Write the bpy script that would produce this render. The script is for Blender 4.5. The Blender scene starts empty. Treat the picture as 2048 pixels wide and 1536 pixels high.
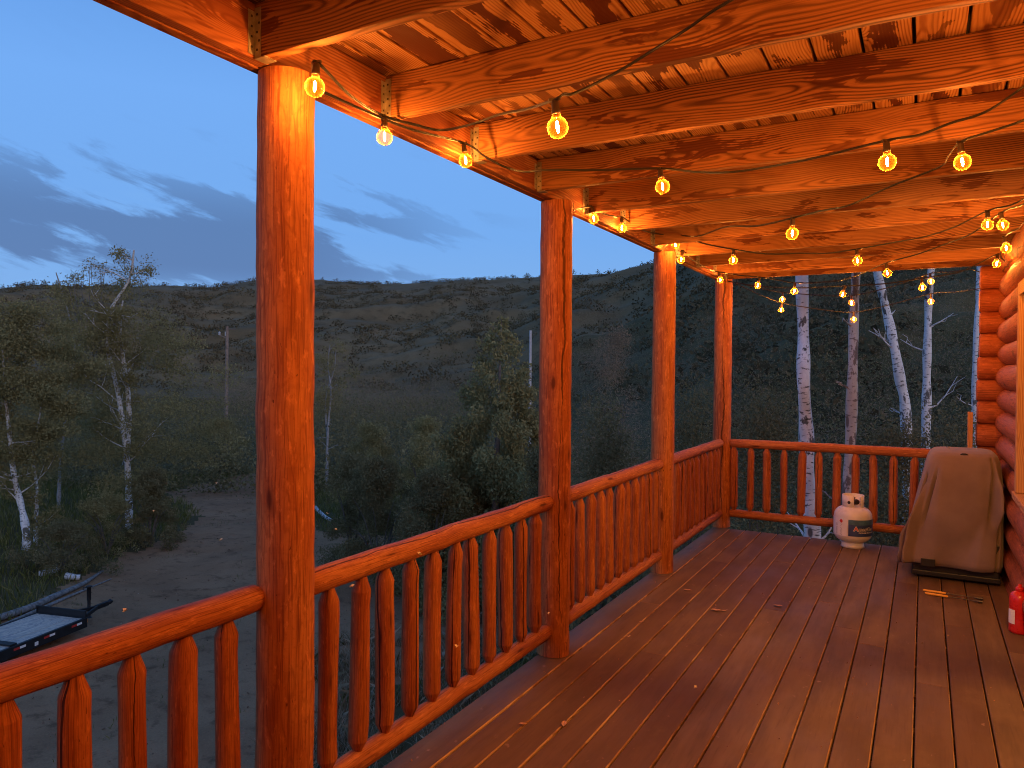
import bpy, math, random
import numpy as np
from mathutils import Matrix, Vector
random.seed(7); rng = np.random.default_rng(11)
sc = bpy.context.scene; COL = sc.collection; D = bpy.data
rad = math.radians

# ------------------------------------------------------------------ camera
CAM = np.array([0.0, 0.0, 1.5504]); PSI, TH, RO, F = 0.50989, 0.0184, 0.00724, 1472.72
fw = np.array([-math.sin(PSI)*math.cos(TH), math.cos(PSI)*math.cos(TH), -math.sin(TH)])
_r = np.array([math.cos(PSI), math.sin(PSI), 0.0]); _u = np.cross(_r, fw)
rt = math.cos(RO)*_r + math.sin(RO)*_u; up = -math.sin(RO)*_r + math.cos(RO)*_u
cam = D.objects.new('camera', D.cameras.new('camera')); COL.objects.link(cam); sc.camera = cam
cam.data.sensor_width = 36; cam.data.lens = F/2048*36
cam.data.clip_start = 0.05; cam.data.clip_end = 5000
cam.matrix_world = Matrix(((rt[0], up[0], -fw[0], CAM[0]), (rt[1], up[1], -fw[1], CAM[1]),
                           (rt[2], up[2], -fw[2], CAM[2]), (0, 0, 0, 1)))

def ray(u, v): return fw + (u-1024)/F*rt - (v-768)/F*up
def at(u, v, d):                       # the point seen at photo pixel u,v at depth d metres
    return CAM + ray(u, v)*d
def onplane(u, v, ax, val):
    d = ray(u, v); return CAM + d*(val-CAM[ax])/d[ax]

# ------------------------------------------------------------------ render, exposure
sc.render.engine = 'CYCLES'; cy = sc.cycles
cy.use_denoising = True; cy.pixel_filter_type = 'BLACKMAN_HARRIS'; cy.filter_width = 1.05; cy.max_bounces = 5; cy.diffuse_bounces = 3; cy.glossy_bounces = 3
cy.transparent_max_bounces = 24; cy.sample_clamp_indirect = 3; cy.caustics_reflective = False; cy.caustics_refractive = False
sc.view_settings.view_transform = 'Standard'; sc.view_settings.look = 'None'
sc.view_settings.exposure = 0.0; sc.view_settings.gamma = 1.0

# ------------------------------------------------------------------ node helper
class NT:
    def __init__(s, tree): s.t = tree; s.n = tree.nodes; s.l = tree.links
    def new(s, typ, **kw):
        n = s.n.new(typ)
        for k, v in kw.items():
            if not k.startswith('i_'): setattr(n, k, v)
        return n
    def set(s, sock, v):
        if isinstance(v, bpy.types.NodeSocket): s.l.new(v, sock)
        elif v is not None:
            if isinstance(v, (tuple, list)) and sock.type == 'RGBA' and len(v) == 3: v = (*v, 1)
            sock.default_value = v
    def m(s, op, a, b=None, c=None, clamp=False):
        n = s.n.new('ShaderNodeMath'); n.operation = op; n.use_clamp = clamp
        for i, v in enumerate((a, b, c)):
            if v is not None: s.set(n.inputs[i], v)
        return n.outputs[0]
    def vm(s, op, a, b=None):
        n = s.n.new('ShaderNodeVectorMath'); n.operation = op
        s.set(n.inputs[0], a)
        if b is not None: s.set(n.inputs[1], b)
        return n.outputs['Value'] if op in ('LENGTH', 'DOT_PRODUCT') else n.outputs[0]
    def xyz(s, x, y, z):
        n = s.n.new('ShaderNodeCombineXYZ')
        for i, v in enumerate((x, y, z)): s.set(n.inputs[i], v)
        return n.outputs[0]
    def sep(s, v):
        n = s.n.new('ShaderNodeSeparateXYZ'); s.set(n.inputs[0], v); return n.outputs
    def noise(s, vec, scale=1.0, detail=3.0, rough=0.55, dist=0.0, col=False):
        n = s.n.new('ShaderNodeTexNoise'); s.set(n.inputs['Vector'], vec)
        n.inputs['Scale'].default_value = scale; n.inputs['Detail'].default_value = detail
        n.inputs['Roughness'].default_value = rough; n.inputs['Distortion'].default_value = dist
        return n.outputs['Color' if col else 'Fac']
    def voro(s, vec, scale=1.0, feature='F1', rnd=1.0):
        n = s.n.new('ShaderNodeTexVoronoi'); n.feature = feature; s.set(n.inputs['Vector'], vec)
        n.inputs['Scale'].default_value = scale; n.inputs['Randomness'].default_value = rnd
        return n.outputs
    def mix(s, fac, a, b, blend='MIX'):
        n = s.n.new('ShaderNodeMix'); n.data_type = 'RGBA'; n.blend_type = blend
        s.set(n.inputs[0], fac); s.set(n.inputs[6], a); s.set(n.inputs[7], b); return n.outputs[2]
    def ss(s, x, lo, hi, a=0.0, b=1.0):      # smoothstep
        n = s.n.new('ShaderNodeMapRange'); n.interpolation_type = 'SMOOTHSTEP'
        s.set(n.inputs[0], x); s.set(n.inputs[1], lo); s.set(n.inputs[2], hi); s.set(n.inputs[3], a); s.set(n.inputs[4], b)
        return n.outputs[0]
    def attr(s, name):
        n = s.n.new('ShaderNodeAttribute'); n.attribute_name = name; return n.outputs
    def bump(s, h, strength=0.3, dist=0.01):
        n = s.n.new('ShaderNodeBump'); n.inputs['Strength'].default_value = strength
        n.inputs['Distance'].default_value = dist; s.l.new(h, n.inputs['Height']); return n.outputs[0]

def material(name):
    m = D.materials.new(name); m.use_nodes = True; m.node_tree.nodes.clear()
    nt = NT(m.node_tree); out = nt.new('ShaderNodeOutputMaterial'); return m, nt, out
def principled(nt, out, color, rough=0.6, metal=0.0, normal=None, spec=0.5):
    p = nt.new('ShaderNodeBsdfPrincipled')
    nt.set(p.inputs['Base Color'], color); nt.set(p.inputs['Roughness'], rough); nt.set(p.inputs['Metallic'], metal)
    p.inputs['Specular IOR Level'].default_value = spec
    if normal is not None: nt.l.new(normal, p.inputs['Normal'])
    nt.l.new(p.outputs[0], out.inputs[0]); return p

# ------------------------------------------------------------------ world: dusk sky with cloud bands
GLOW_AZ = rad(118)                                             # afterglow: behind the house
w = D.worlds.new('World'); sc.world = w; w.use_nodes = True; w.node_tree.nodes.clear(); nt = NT(w.node_tree)
dirv = nt.new('ShaderNodeTexCoord').outputs['Generated']; X, Y, Z = nt.sep(dirv)
el = nt.m('ARCSINE', Z)
ramp = nt.new('ShaderNodeValToRGB'); nt.l.new(nt.ss(el, -0.05, 1.45), ramp.inputs[0])
e = ramp.color_ramp.elements; e[0].position = 0; e[0].color = (.19, .42, .82, 1); e[1].position = 1; e[1].color = (.05, .13, .38, 1)
for p_, c_ in ((.012, (.205, .43, .82, 1)), (.06, (.165, .40, .86, 1)), (.16, (.165, .405, .90, 1)), (.35, (.08, .26, .70, 1))):
    k = e.new(p_); k.color = c_
sky = nt.new('ShaderNodeTexSky'); sky.sky_type = 'NISHITA'; sky.sun_disc = False
sky.sun_elevation = rad(1.5); sky.sun_rotation = GLOW_AZ; sky.air_density = 1.2; sky.dust_density = 1.0
az = nt.m('ARCTAN2', X, Y)
# cloud coordinates: azimuth / elevation turned so that the bands fall to the right
ca, sa = math.cos(rad(17)), math.sin(rad(17))
u_ = nt.m('ADD', nt.m('MULTIPLY', az, ca), nt.m('MULTIPLY', el, -sa))
v_ = nt.m('ADD', nt.m('MULTIPLY', az, sa), nt.m('MULTIPLY', el, ca))
cv = nt.xyz(nt.m('MULTIPLY', u_, 6.4), nt.m('MULTIPLY', v_, 25), 6.1)
warp = nt.noise(cv, .8, 2); cv2 = nt.vm('ADD', cv, nt.xyz(nt.m('MULTIPLY', warp, 1.2), nt.m('MULTIPLY', warp, .8), 0))
n1 = nt.noise(cv2, .85, 9, .58)
n2 = nt.noise(nt.xyz(nt.m('MULTIPLY', u_, 9), nt.m('MULTIPLY', v_, 42), 1.0), 1.3, 6, .6)
band = nt.m('MULTIPLY', nt.ss(el, .06, .13), nt.ss(el, .31, .17))
side = nt.ss(az, -.46, -.80, 0.0, 1.0)
msk = nt.m('MULTIPLY', band, side)
dens = nt.m('ADD', nt.m('ADD', nt.m('MULTIPLY', n1, .82), nt.m('MULTIPLY', n2, .22)), nt.m('MULTIPLY', msk, .15))
cl = nt.m('MULTIPLY', nt.ss(dens, .560, .645), nt.m('ADD', nt.m('MULTIPLY', msk, .92), .02))
wisp = nt.m('MULTIPLY', nt.ss(nt.noise(cv2, 1.4, 7, .65), .5, .75), nt.m('MULTIPLY', nt.ss(el, .30, .1), nt.m('MULTIPLY', side, .55)))
base = nt.mix(wisp, ramp.outputs[0], (.22, .46, .86))
skyc = nt.mix(cl, base, (.090, .195, .44))
gdot = nt.vm('DOT_PRODUCT', dirv, (math.sin(GLOW_AZ), math.cos(GLOW_AZ), 0.0))
glow = nt.vm('SCALE', sky.outputs[0]); nt.set(glow.node.inputs['Scale'], nt.ss(gdot, -.45, .5, .012, .15))
tot = nt.mix(1.0, skyc, glow, 'ADD')
bg = nt.new('ShaderNodeBackground'); nt.l.new(tot, bg.inputs[0]); bg.inputs[1].default_value = 1.0
nt.l.new(bg.outputs[0], nt.new('ShaderNodeOutputWorld').inputs[0])

# afterglow of the set sun (faint, broad, from behind the house)
sl = D.lights.new('sun', 'SUN'); sl.energy = 0.6; sl.angle = rad(38); sl.color = (1, .74, .52)
so = D.objects.new('sun', sl); COL.objects.link(so)
sd = Vector((math.sin(GLOW_AZ)*math.cos(rad(14)), math.cos(GLOW_AZ)*math.cos(rad(14)), math.sin(rad(14))))
so.rotation_euler = sd.to_track_quat('Z', 'Y').to_euler()
BULB_W = 3300.0; BULB_C = (1.0, .37, .075)                      # filament radiance and colour

# ------------------------------------------------------------------ mesh builder
class MB:
    def __init__(s): s.v = []; s.f = []; s.mi = []; s.wc = []; s.sd = []; s.sm = []
    def add(s, vs, fs, wc=None, seed=0.0, mi=0, smooth=False):
        o = len(s.v); s.v += [tuple(map(float, p)) for p in vs]
        s.wc += [tuple(map(float, p)) for p in (wc if wc is not None else vs)]; s.sd += [seed]*len(vs)
        for i, f in enumerate(fs):
            s.f.append(tuple(o+k for k in f)); s.mi.append(mi[i] if isinstance(mi, (list, tuple)) else mi); s.sm.append(smooth)
        return s
    def box(s, x0, x1, y0, y1, z0, z1, grain='x', seed=0.0, mi=0, side_mi=None, cuts=0):
        vs = [(x, y, z) for z in (z0, z1) for y in (y0, y1) for x in (x0, x1)]
        c = ((x0+x1)/2, (y0+y1)/2, (z0+z1)/2); wc = []
        for p in vs:
            q = [p[i]-c[i] for i in range(3)]
            wc.append({'x': (q[0], q[1], q[2]), 'y': (q[1], q[0], q[2]), 'Y': (q[1], q[2], q[0]), 'z': (q[2], q[1], q[0]), 'X': (q[0], q[2], q[1])}[grain])
        fs = [(0, 2, 3, 1), (4, 5, 7, 6), (0, 1, 5, 4), (2, 6, 7, 3), (0, 4, 6, 2), (1, 3, 7, 5)]
        return s.add(vs, fs, wc, seed, [mi, mi]+[mi if side_mi is None else side_mi]*4)
    def rings(s, rows, wcs=None, seed=0.0, mi=0, closed=True, cap0=True, cap1=True, smooth=True):
        n = len(rows[0]); vs = [p for r in rows for p in r]; wc = [p for r in wcs for p in r] if wcs else None; fs = []
        for i in range(len(rows)-1):
            for j in range(n if closed else n-1):
                k = (j+1) % n; fs.append((i*n+j, i*n+k, (i+1)*n+k, (i+1)*n+j))
        s.add(vs, fs, wc, seed, mi, smooth)
        if cap0: s.add(rows[0], [tuple(range(n-1, -1, -1))], wcs[0] if wcs else None, seed, mi)
        if cap1: s.add(rows[-1], [tuple(range(n))], wcs[-1] if wcs else None, seed, mi)
        return s
    def tube(s, pts, r, n=16, seed=0.0, mi=0, wob=0.0, caps=True, wseed=0):
        P = [np.array(p, float) for p in pts]; m = len(P)
        rr = list(r) if hasattr(r, '__len__') else [r]*m
        rg = np.random.default_rng(abs(int(wseed+seed*1000))+1); ph = rg.uniform(0, 6.28, 6); ax = None; rows, wcs = [], []; L = 0.0
        for i in range(m):
            t = P[min(i+1, m-1)]-P[max(i-1, 0)]; t = t/np.linalg.norm(t)
            if ax is None:
                a = np.array([0, 0, 1.0]) if abs(t[2]) < .9 else np.array([1.0, 0, 0]); ax = a
            a = ax-t*(ax@t); a /= np.linalg.norm(a); ax = a; b = np.cross(t, a)
            if i: L += np.linalg.norm(P[i]-P[i-1])
            row, wr = [], []
            for j in range(n):
                th = 2*math.pi*j/n
                k = 1+wob*(math.sin(2*th+ph[0]+L*1.3)*.5+math.sin(3*th+ph[1]-L*2.1)*.35+math.sin(L*4+ph[2]+th)*.4+math.sin(L*9+ph[3]+2*th)*.2)
                row.append(P[i]+(a*math.cos(th)+b*math.sin(th))*rr[i]*k)
                t2 = th if th <= math.pi else th-2*math.pi
                wr.append((L, math.cos(th)*.09, math.sin(th)*.09))
            rows.append(row); wcs.append(wr)
        return s.rings(rows, wcs, seed, mi, cap0=caps, cap1=caps)
    def lathe(s, prof, c=(0, 0, 0), n=24, mi=0, seed=0.0, a0=0, a1=2*math.pi, smooth=True):
        full = abs(a1-a0-2*math.pi) < 1e-6; k = n if full else n+1
        rows = [[(c[0]+r*math.cos(a0+(a1-a0)*j/n), c[1]+r*math.sin(a0+(a1-a0)*j/n), c[2]+z) for j in range(k)] for r, z in prof]
        wcs = [[(z, math.cos(a0+(a1-a0)*j/n)*.09, math.sin(a0+(a1-a0)*j/n)*.09) for j in range(k)] for r, z in prof]
        return s.rings(rows, wcs, seed, mi, closed=full, cap0=False, cap1=False, smooth=smooth)

ORG = {}
def mesh_from(name, mb, mats, org=(0, 0, 0), sharp=0):
    me = D.meshes.new(name)
    me.from_pydata([tuple(p[i]-org[i] for i in range(3)) for p in mb.v], [], mb.f)
    for m in (mats if isinstance(mats, (list, tuple)) else [mats]): me.materials.append(m)
    me.polygons.foreach_set('material_index', mb.mi); me.polygons.foreach_set('use_smooth', mb.sm)
    a = me.attributes.new('wc', 'FLOAT_VECTOR', 'POINT'); a.data.foreach_set('vector', np.array(mb.wc, np.float32).ravel())
    a = me.attributes.new('seed', 'FLOAT', 'POINT'); a.data.foreach_set('value', np.array(mb.sd, np.float32))
    me.update()
    if sharp: me.set_sharp_from_angle(angle=rad(sharp))
    return me
def obj(name, mb, mats, parent=None, bevel=0.0, label=None):
    org = ORG.get(parent.name, (0, 0, 0)) if parent else (0, 0, 0)
    o = D.objects.new(name, mesh_from(name, mb, mats, org)); COL.objects.link(o)
    if parent: o.parent = parent; ORG[o.name] = org
    if bevel:
        b = o.modifiers.new('bevel', 'BEVEL'); b.width = bevel; b.segments = 2; b.limit_method = 'ANGLE'; b.angle_limit = rad(50)
    if label: o['label'] = label
    return o
def thing(name, label, cat, loc=(0, 0, 0), group=None):
    o = D.objects.new(name, None); COL.objects.link(o); o.location = loc; o.empty_display_size = .1
    o['label'] = label; o['category'] = cat; ORG[o.name] = tuple(loc)
    if group: o['group'] = group
    return o
def tag(o, label, cat, group=None, kind=None):
    o['label'] = label; o['category'] = cat
    if group: o['group'] = group
    if kind: o['kind'] = kind
    return o
def structure(o, label=None):
    o['kind'] = 'structure'
    if label: o['label'] = label
    return o

# ------------------------------------------------------------------ materials
def simple(name, col, rough=.6, metal=0.0, var=.12, scale=30, spec=.5, bump=0.0):
    m, n, out = material(name); tc = n.new('ShaderNodeTexCoord').outputs['Object']
    nz = n.noise(tc, scale, 4); f = n.ss(nz, .3, .7, 1-var, 1+var)
    c = n.vm('SCALE', (col[0], col[1], col[2])); n.set(c.node.inputs['Scale'], f)
    principled(n, out, c, n.ss(nz, .2, .8, max(.05, rough-.08), min(1, rough+.08)), metal, n.bump(nz, bump, .01) if bump else None, spec); return m

def lumber(name, lo, hi, dark, stain, stain_amt=.5, stain_thr=.54, ring=.0095, rough=.72, stretch=5.0, edge=0.0):
    """sawn softwood: grain runs along wc.x, growth rings cut by the face, knots, red stain patches"""
    m, n, out = material(name)
    wc = n.attr('wc')['Vector']; sd = n.attr('seed')['Fac']; x, y, z = n.sep(wc)
    rv = n.m('MULTIPLY', sd, 13.7); xs = n.m('ADD', x, rv)
    nc = n.xyz(xs, n.m('ADD', y, rv), n.m('ADD', z, n.m('MULTIPLY', sd, 5.3)))
    sc_ = lambda a, b: n.vm('MULTIPLY', nc, (a, b, b))
    low = n.noise(sc_(.75, .9), 1.0, 2); low2 = n.noise(sc_(1.5, 1.2), 1.0, 2); wig = n.noise(sc_(3.0, 22), 1.0, 3)
    # knots
    vo = n.voro(n.xyz(n.m('MULTIPLY', xs, 1.25), n.m('MULTIPLY', y, .01), n.m('ADD', n.m('MULTIPLY', z, 5.0), n.m('MULTIPLY', sd, 3.1))), 1.0)
    kd = vo['Distance']; keep = n.m('GREATER_THAN', n.sep(vo['Color'])[0], .35)
    kn = n.m('MULTIPLY', keep, n.m('EXPONENT', n.m('MULTIPLY', n.m('MULTIPLY', kd, kd), -55.0)))
    zc = n.m('ADD', n.m('ADD', z, n.m('MULTIPLY', n.m('SUBTRACT', low, .5), .20)), n.m('MULTIPLY', n.m('SUBTRACT', n.m('FRACT', n.m('MULTIPLY', sd, 2.37)), .5), .26))
    dep = n.m('ADD', n.m('ADD', y, .045), n.m('MULTIPLY', n.m('SUBTRACT', low2, .5), .13))
    r = n.m('SQRT', n.m('ADD', n.m('MULTIPLY', zc, zc), n.m('MULTIPLY', dep, dep)))
    r = n.m('ADD', r, n.m('MULTIPLY', kn, .055)); r = n.m('ADD', r, n.m('MULTIPLY', wig, .010))
    s = n.m('ADD', n.m('MULTIPLY', n.m('SINE', n.m('MULTIPLY', r, 2*math.pi/ring)), .5), .5)
    line = n.m('POWER', s, 1.7)
    amt = n.ss(n.noise(sc_(.6, 6), 1.0, 2), .3, .7, .35, 1.0)
    line = n.m('MULTIPLY', line, amt)
    fib = n.noise(sc_(6, 260), 1.0, 3)
    tone = n.noise(sc_(.9, 5), 1.0, 3)
    col = n.mix(n.ss(tone, .3, .7), lo, hi)
    col = n.mix(n.m('MULTIPLY', line, .95), col, dark)
    col = n.mix(n.ss(fib, .35, .75, 0.0, .35), col, dark)
    core = n.m('MULTIPLY', keep, n.ss(kd, .075, .045)); col = n.mix(n.m('MULTIPLY', core, .75), col, tuple(c*.55 for c in dark))
    st = n.noise(n.vm('ADD', sc_(2.2, 2.2*stretch), n.vm('SCALE', n.noise(sc_(3, 9), 1, 2, col=True))), 1.0, 5, .6)
    stm = n.m('ADD', st, n.m('MULTIPLY', n.m('SUBTRACT', s, .5), .035))
    if edge: stm = n.m('ADD', stm, n.m('MULTIPLY', n.m('SUBTRACT', .036, n.m('ABSOLUTE', z)), edge))
    sm = n.m('MULTIPLY', n.ss(stm, stain_thr, stain_thr+.03), stain_amt)
    sm = n.m('MULTIPLY', sm, n.ss(n.noise(sc_(1.5, 3), 1, 2), .3, .6, .55, 1))
    col = n.mix(sm, col, stain)
    principled(n, out, col, n.ss(st, .3, .7, rough-.1, rough+.12), 0, n.bump(fib, .35, .004), .3); return m

def logmat(name, lo, hi, dark, crack=.75, rough=.62, cw=.085):
    """peeled, stained log: fibres along wc.x, angle in wc.yz, weather checks and knots"""
    m, n, out = material(name)
    wc = n.attr('wc')['Vector']; sd = n.m('ADD', n.attr('seed')['Fac'], n.m('MULTIPLY', n.new('ShaderNodeObjectInfo').outputs['Random'], 7.0))
    x, y, z = n.sep(wc); rv = n.m('MULTIPLY', sd, 11.3); xs = n.m('ADD', x, rv)
    nc = n.xyz(xs, n.m('ADD', y, rv), n.m('ADD', z, rv)); sc_ = lambda a, b: n.vm('MULTIPLY', nc, (a, b, b))
    fib = n.noise(sc_(4, 160), 1, 4, .6); blot = n.noise(sc_(1.8, 9), 1, 4, .6); fine = n.noise(sc_(16, 45), 1, 4, .65)
    bandn = n.noise(n.vm('MULTIPLY', nc, (17, 7, 7)), 1, 4, .65)                      # drawknife chatter across the log
    ring = n.m('SINE', n.m('ADD', n.m('MULTIPLY', n.noise(sc_(2.2, 14), 1, 2), 55), n.m('MULTIPLY', z, 120)))
    col = n.mix(n.ss(blot, .3, .7), lo, hi)
    col = n.mix(n.ss(fib, .46, .68, 0, .75), col, dark)
    col = n.mix(n.ss(ring, .5, 1.0, 0, .28), col, dark)
    col = n.mix(n.ss(bandn, .52, .72, 0, .20), col, dark)
    col = n.mix(n.ss(fine, .54, .72, 0, .5), col, tuple(min(1, c*1.5+.015) for c in hi))
    mott = n.noise(sc_(46, 70), 1, 3, .7); col = n.mix(n.ss(mott, .52, .72, 0, .5), col, tuple(c*.55+d_*.45 for c, d_ in zip(lo, dark)))
    pit = n.noise(n.vm('MULTIPLY', nc, (30, 95, 95)), 1, 2, .5); col = n.mix(n.ss(pit, .70, .76, 0, .8), col, tuple(c*.6 for c in dark))
    vo = n.voro(n.xyz(n.m('MULTIPLY', xs, 3.2), n.m('MULTIPLY', y, 10), n.m('MULTIPLY', z, 10)), 1.0); kd = vo['Distance']
    keep = n.m('GREATER_THAN', n.sep(vo['Color'])[0], .55)
    kn = n.m('MULTIPLY', keep, n.ss(kd, .16, .08)); halo = n.m('MULTIPLY', keep, n.ss(kd, .34, .12))
    col = n.mix(n.m('MULTIPLY', halo, .4), col, dark); col = n.mix(n.m('MULTIPLY', kn, .75), col, tuple(c*.45 for c in dark))
    ang = n.m('ARCTAN2', z, y)
    t = n.m('ADD', ang, n.m('ADD', n.m('MULTIPLY', n.m('SUBTRACT', n.noise(n.xyz(n.m('MULTIPLY', xs, 1.6), rv, 0), 1, 5, .6), .5), 1.5), n.m('SUBTRACT', n.m('MULTIPLY', n.m('FRACT', n.m('MULTIPLY', sd, 3.77)), 6.28), 3.14)))
    wv = n.m('MULTIPLY', n.ss(n.noise(n.xyz(n.m('MULTIPLY', xs, 1.1), 0, rv), 1, 2), .36, .56), cw)
    ck = n.m('MULTIPLY', n.m('LESS_THAN', n.m('ABSOLUTE', t), wv), crack)
    col = n.mix(ck, col, tuple(c*.12 for c in dark))
    h = n.m('ADD', n.m('MULTIPLY', fib, .5), n.m('MULTIPLY', bandn, .6))
    principled(n, out, col, n.ss(blot, .3, .7, rough-.08, rough+.12), 0, n.bump(h, .55, .006), .25); return m

M = {}
M['joist'] = lumber('joist_wood', (.29, .118, .040), (.39, .172, .062), (.052, .012, .004), (.080, .017, .006), .87, .56)
M['ceiling'] = lumber('ceiling_wood', (.40, .205, .080), (.54, .295, .125), (.20, .066, .022), (.070, .012, .005), .97, .525, stretch=2.4, edge=3.2)
M['beam'] = lumber('beam_wood', (.30, .105, .036), (.37, .155, .055), (.14, .036, .012), (.14, .028, .01), .85, .49)
M['log'] = logmat('stained_log', (.34, .098, .029), (.54, .205, .066), (.13, .024, .009), rough=.68)
M['spindle'] = logmat('stained_spindle', (.32, .082, .024), (.50, .172, .055), (.12, .023, .009), crack=.85, rough=.7, cw=.105)
M['wall_log'] = logmat('wall_log_stain', (.30, .072, .022), (.42, .12, .042), (.14, .03, .011), crack=.7)
M['trim'] = lumber('trim_wood', (.52, .26, .11), (.62, .36, .17), (.30, .12, .05), (.34, .12, .05), .4, .62)
M['bare_lit_edge'] = lumber('bare_wood_lit_edge', (.46, .27, .13), (.60, .38, .2), (.30, .15, .06), (.16, .07, .03), .7, .53)  # bare joist wood; on the deck boards its paleness stands in for lit edges
M['cord'] = simple('cord_rubber', (.012, .011, .010), .42)
M['socket'] = simple('socket_plastic', (.045, .026, .014), .5)
M['zinc'] = simple('galvanised_steel', (.30, .27, .22), .5, .5, .25, 40)
M['nail'] = simple('nail_head', (.05, .04, .035), .5, .6)
M['black'] = simple('black_enamel', (.012, .012, .013), .45, 0, .2, 25)
M['trailer_black'] = simple('trailer_paint', (.010, .010, .012), .5, 0, .25, 8)
M['tank'] = simple('tank_paint', (.72, .70, .68), .32, 0, .05, 14)
M['valve'] = simple('brass_valve', (.30, .2, .09), .4, .8)
M['dark_knob'] = simple('dark_knob', (.02, .015, .014), .5)
M['paper'] = simple('white_label', (.80, .79, .80), .5, 0, .04)
M['navy'] = simple('navy_label', (.03, .055, .17), .4, 0, .35, 9)
M['teal'] = simple('teal_label', (.07, .17, .26), .4, 0, .3, 12)
M['lab_red'] = simple('label_red', (.55, .03, .025), .4, 0, .05)
M['lab_white'] = simple('label_lettering', (.85, .82, .78), .4, 0, .03)
M['lab_gray'] = simple('label_print', (.30, .29, .32), .5, 0, .1)
M['bottle'] = simple('red_plastic', (.55, .02, .02), .3, 0, .1, 30)
M['yellow'] = simple('yellow_handle', (.85, .42, .05), .4, 0, .05)
M['steel'] = simple('dark_steel', (.10, .09, .085), .4, .7)
M['tape_red'] = simple('tape_red', (.50, .035, .03), .4); M['tape_white'] = simple('tape_white', (.80, .77, .72), .4)
M['amber'] = simple('amber_lens', (.75, .24, .03), .25)
M['pole'] = simple('weathered_pole', (.20, .155, .125), .85, 0, .3, 6)
M['pale_post'] = simple('pale_post', (.42, .41, .42), .8, 0, .15, 6)
M['ceramic'] = simple('grey_ceramic', (.35, .36, .38), .4)
M['deadwood'] = simple('dead_wood', (.20, .19, .18), .9, 0, .4, 9, bump=.4)
M['moth'] = simple('moth_wing', (.80, .62, .25), .6)
M['dry_leaf'] = simple('dry_leaf', (.50, .26, .12), .7, 0, .25, 60)
M['roofing'] = simple('roof_membrane', (.015, .013, .012), .9)
M['rubber'] = simple('tyre_rubber', (.015, .015, .015), .8)
M['black_gap'] = simple('frame_shadow_gasket', (.02, .02, .02), .8)

def deckmat():
    m, n, out = material('deck_stain'); wc = n.attr('wc')['Vector']; sd = n.attr('seed')['Fac']; x, y, z = n.sep(wc)
    pos = n.new('ShaderNodeNewGeometry').outputs['Position']
    nc = n.xyz(n.m('ADD', x, n.m('MULTIPLY', sd, 9.1)), y, n.m('ADD', z, n.m('MULTIPLY', sd, 4.3)))
    fib = n.noise(n.vm('MULTIPLY', nc, (5, 90, 90)), 1, 4, .6); tone = n.noise(n.vm('MULTIPLY', nc, (1.1, 7, 7)), 1, 4, .6)
    dirt = n.noise(n.vm('MULTIPLY', pos, (2.2, 1.4, 1)), 1, 6, .62); fl = n.noise(n.vm('MULTIPLY', pos, (26, 17, 1)), 1, 3, .6)
    col = n.mix(n.ss(tone, .3, .7), (.128, .078, .035), (.220, .136, .060))
    col = n.mix(n.ss(n.m('FRACT', n.m('MULTIPLY', sd, 7.31)), 0, 1, 0, .6), col, (.105, .048, .024))
    col = n.mix(n.ss(fib, .5, .8, 0, .4), col, (.085, .036, .022))
    col = n.mix(n.ss(dirt, .52, .72, 0, .55), col, (.24, .155, .08))
    col = n.mix(n.m('MULTIPLY', n.ss(fl, .66, .74), n.ss(dirt, .42, .62)), col, (.34, .21, .14))
    col = n.mix(n.ss(dirt, .42, .28, 0, .4), col, (.085, .040, .028))
    principled(n, out, col, n.ss(dirt, .3, .7, .55, .8), 0, n.bump(fib, .25, .004), .22); return m
M['deck'] = deckmat()

def barkmat(name, white, dark, amount=.5, patch=.62):
    m, n, out = material(name); wc = n.attr('wc')['Vector']; sd = n.attr('seed')['Fac']; x, y, z = n.sep(wc); rv = n.m('MULTIPLY', sd, 9.7)
    xs = n.m('ADD', x, rv); nc = n.xyz(xs, n.m('ADD', y, rv), n.m('ADD', z, rv))
    len_ = n.noise(n.vm('MULTIPLY', nc, (34, 9, 9)), 1, 3, .6); big = n.noise(n.vm('MULTIPLY', nc, (2.6, 5, 5)), 1, 5, .65)
    vo = n.voro(n.vm('MULTIPLY', nc, (2.3, 7, 7)), 1); kn = n.m('MULTIPLY', n.m('GREATER_THAN', n.sep(vo['Color'])[0], .5), n.ss(vo['Distance'], .26, .16))
    col = n.mix(n.ss(big, .3, .7), tuple(c*.72 for c in white), white)
    col = n.mix(n.ss(len_, .57, .64, 0, amount+.3), col, dark); col = n.mix(n.ss(big, patch, patch+.05, 0, .9), col, dark); col = n.mix(n.m('MULTIPLY', kn, .9), col, dark)
    principled(n, out, col, .8, 0, n.bump(n.m('ADD', big, n.m('MULTIPLY', kn, -.6)), .5, .02), .2); return m
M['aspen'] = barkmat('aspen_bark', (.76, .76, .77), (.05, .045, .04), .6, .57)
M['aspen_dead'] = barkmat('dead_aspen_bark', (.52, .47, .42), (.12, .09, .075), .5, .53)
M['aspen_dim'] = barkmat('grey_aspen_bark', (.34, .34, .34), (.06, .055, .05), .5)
M['twig'] = simple('bare_twig', (.12, .105, .09), .9, 0, .3, 8)

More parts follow.
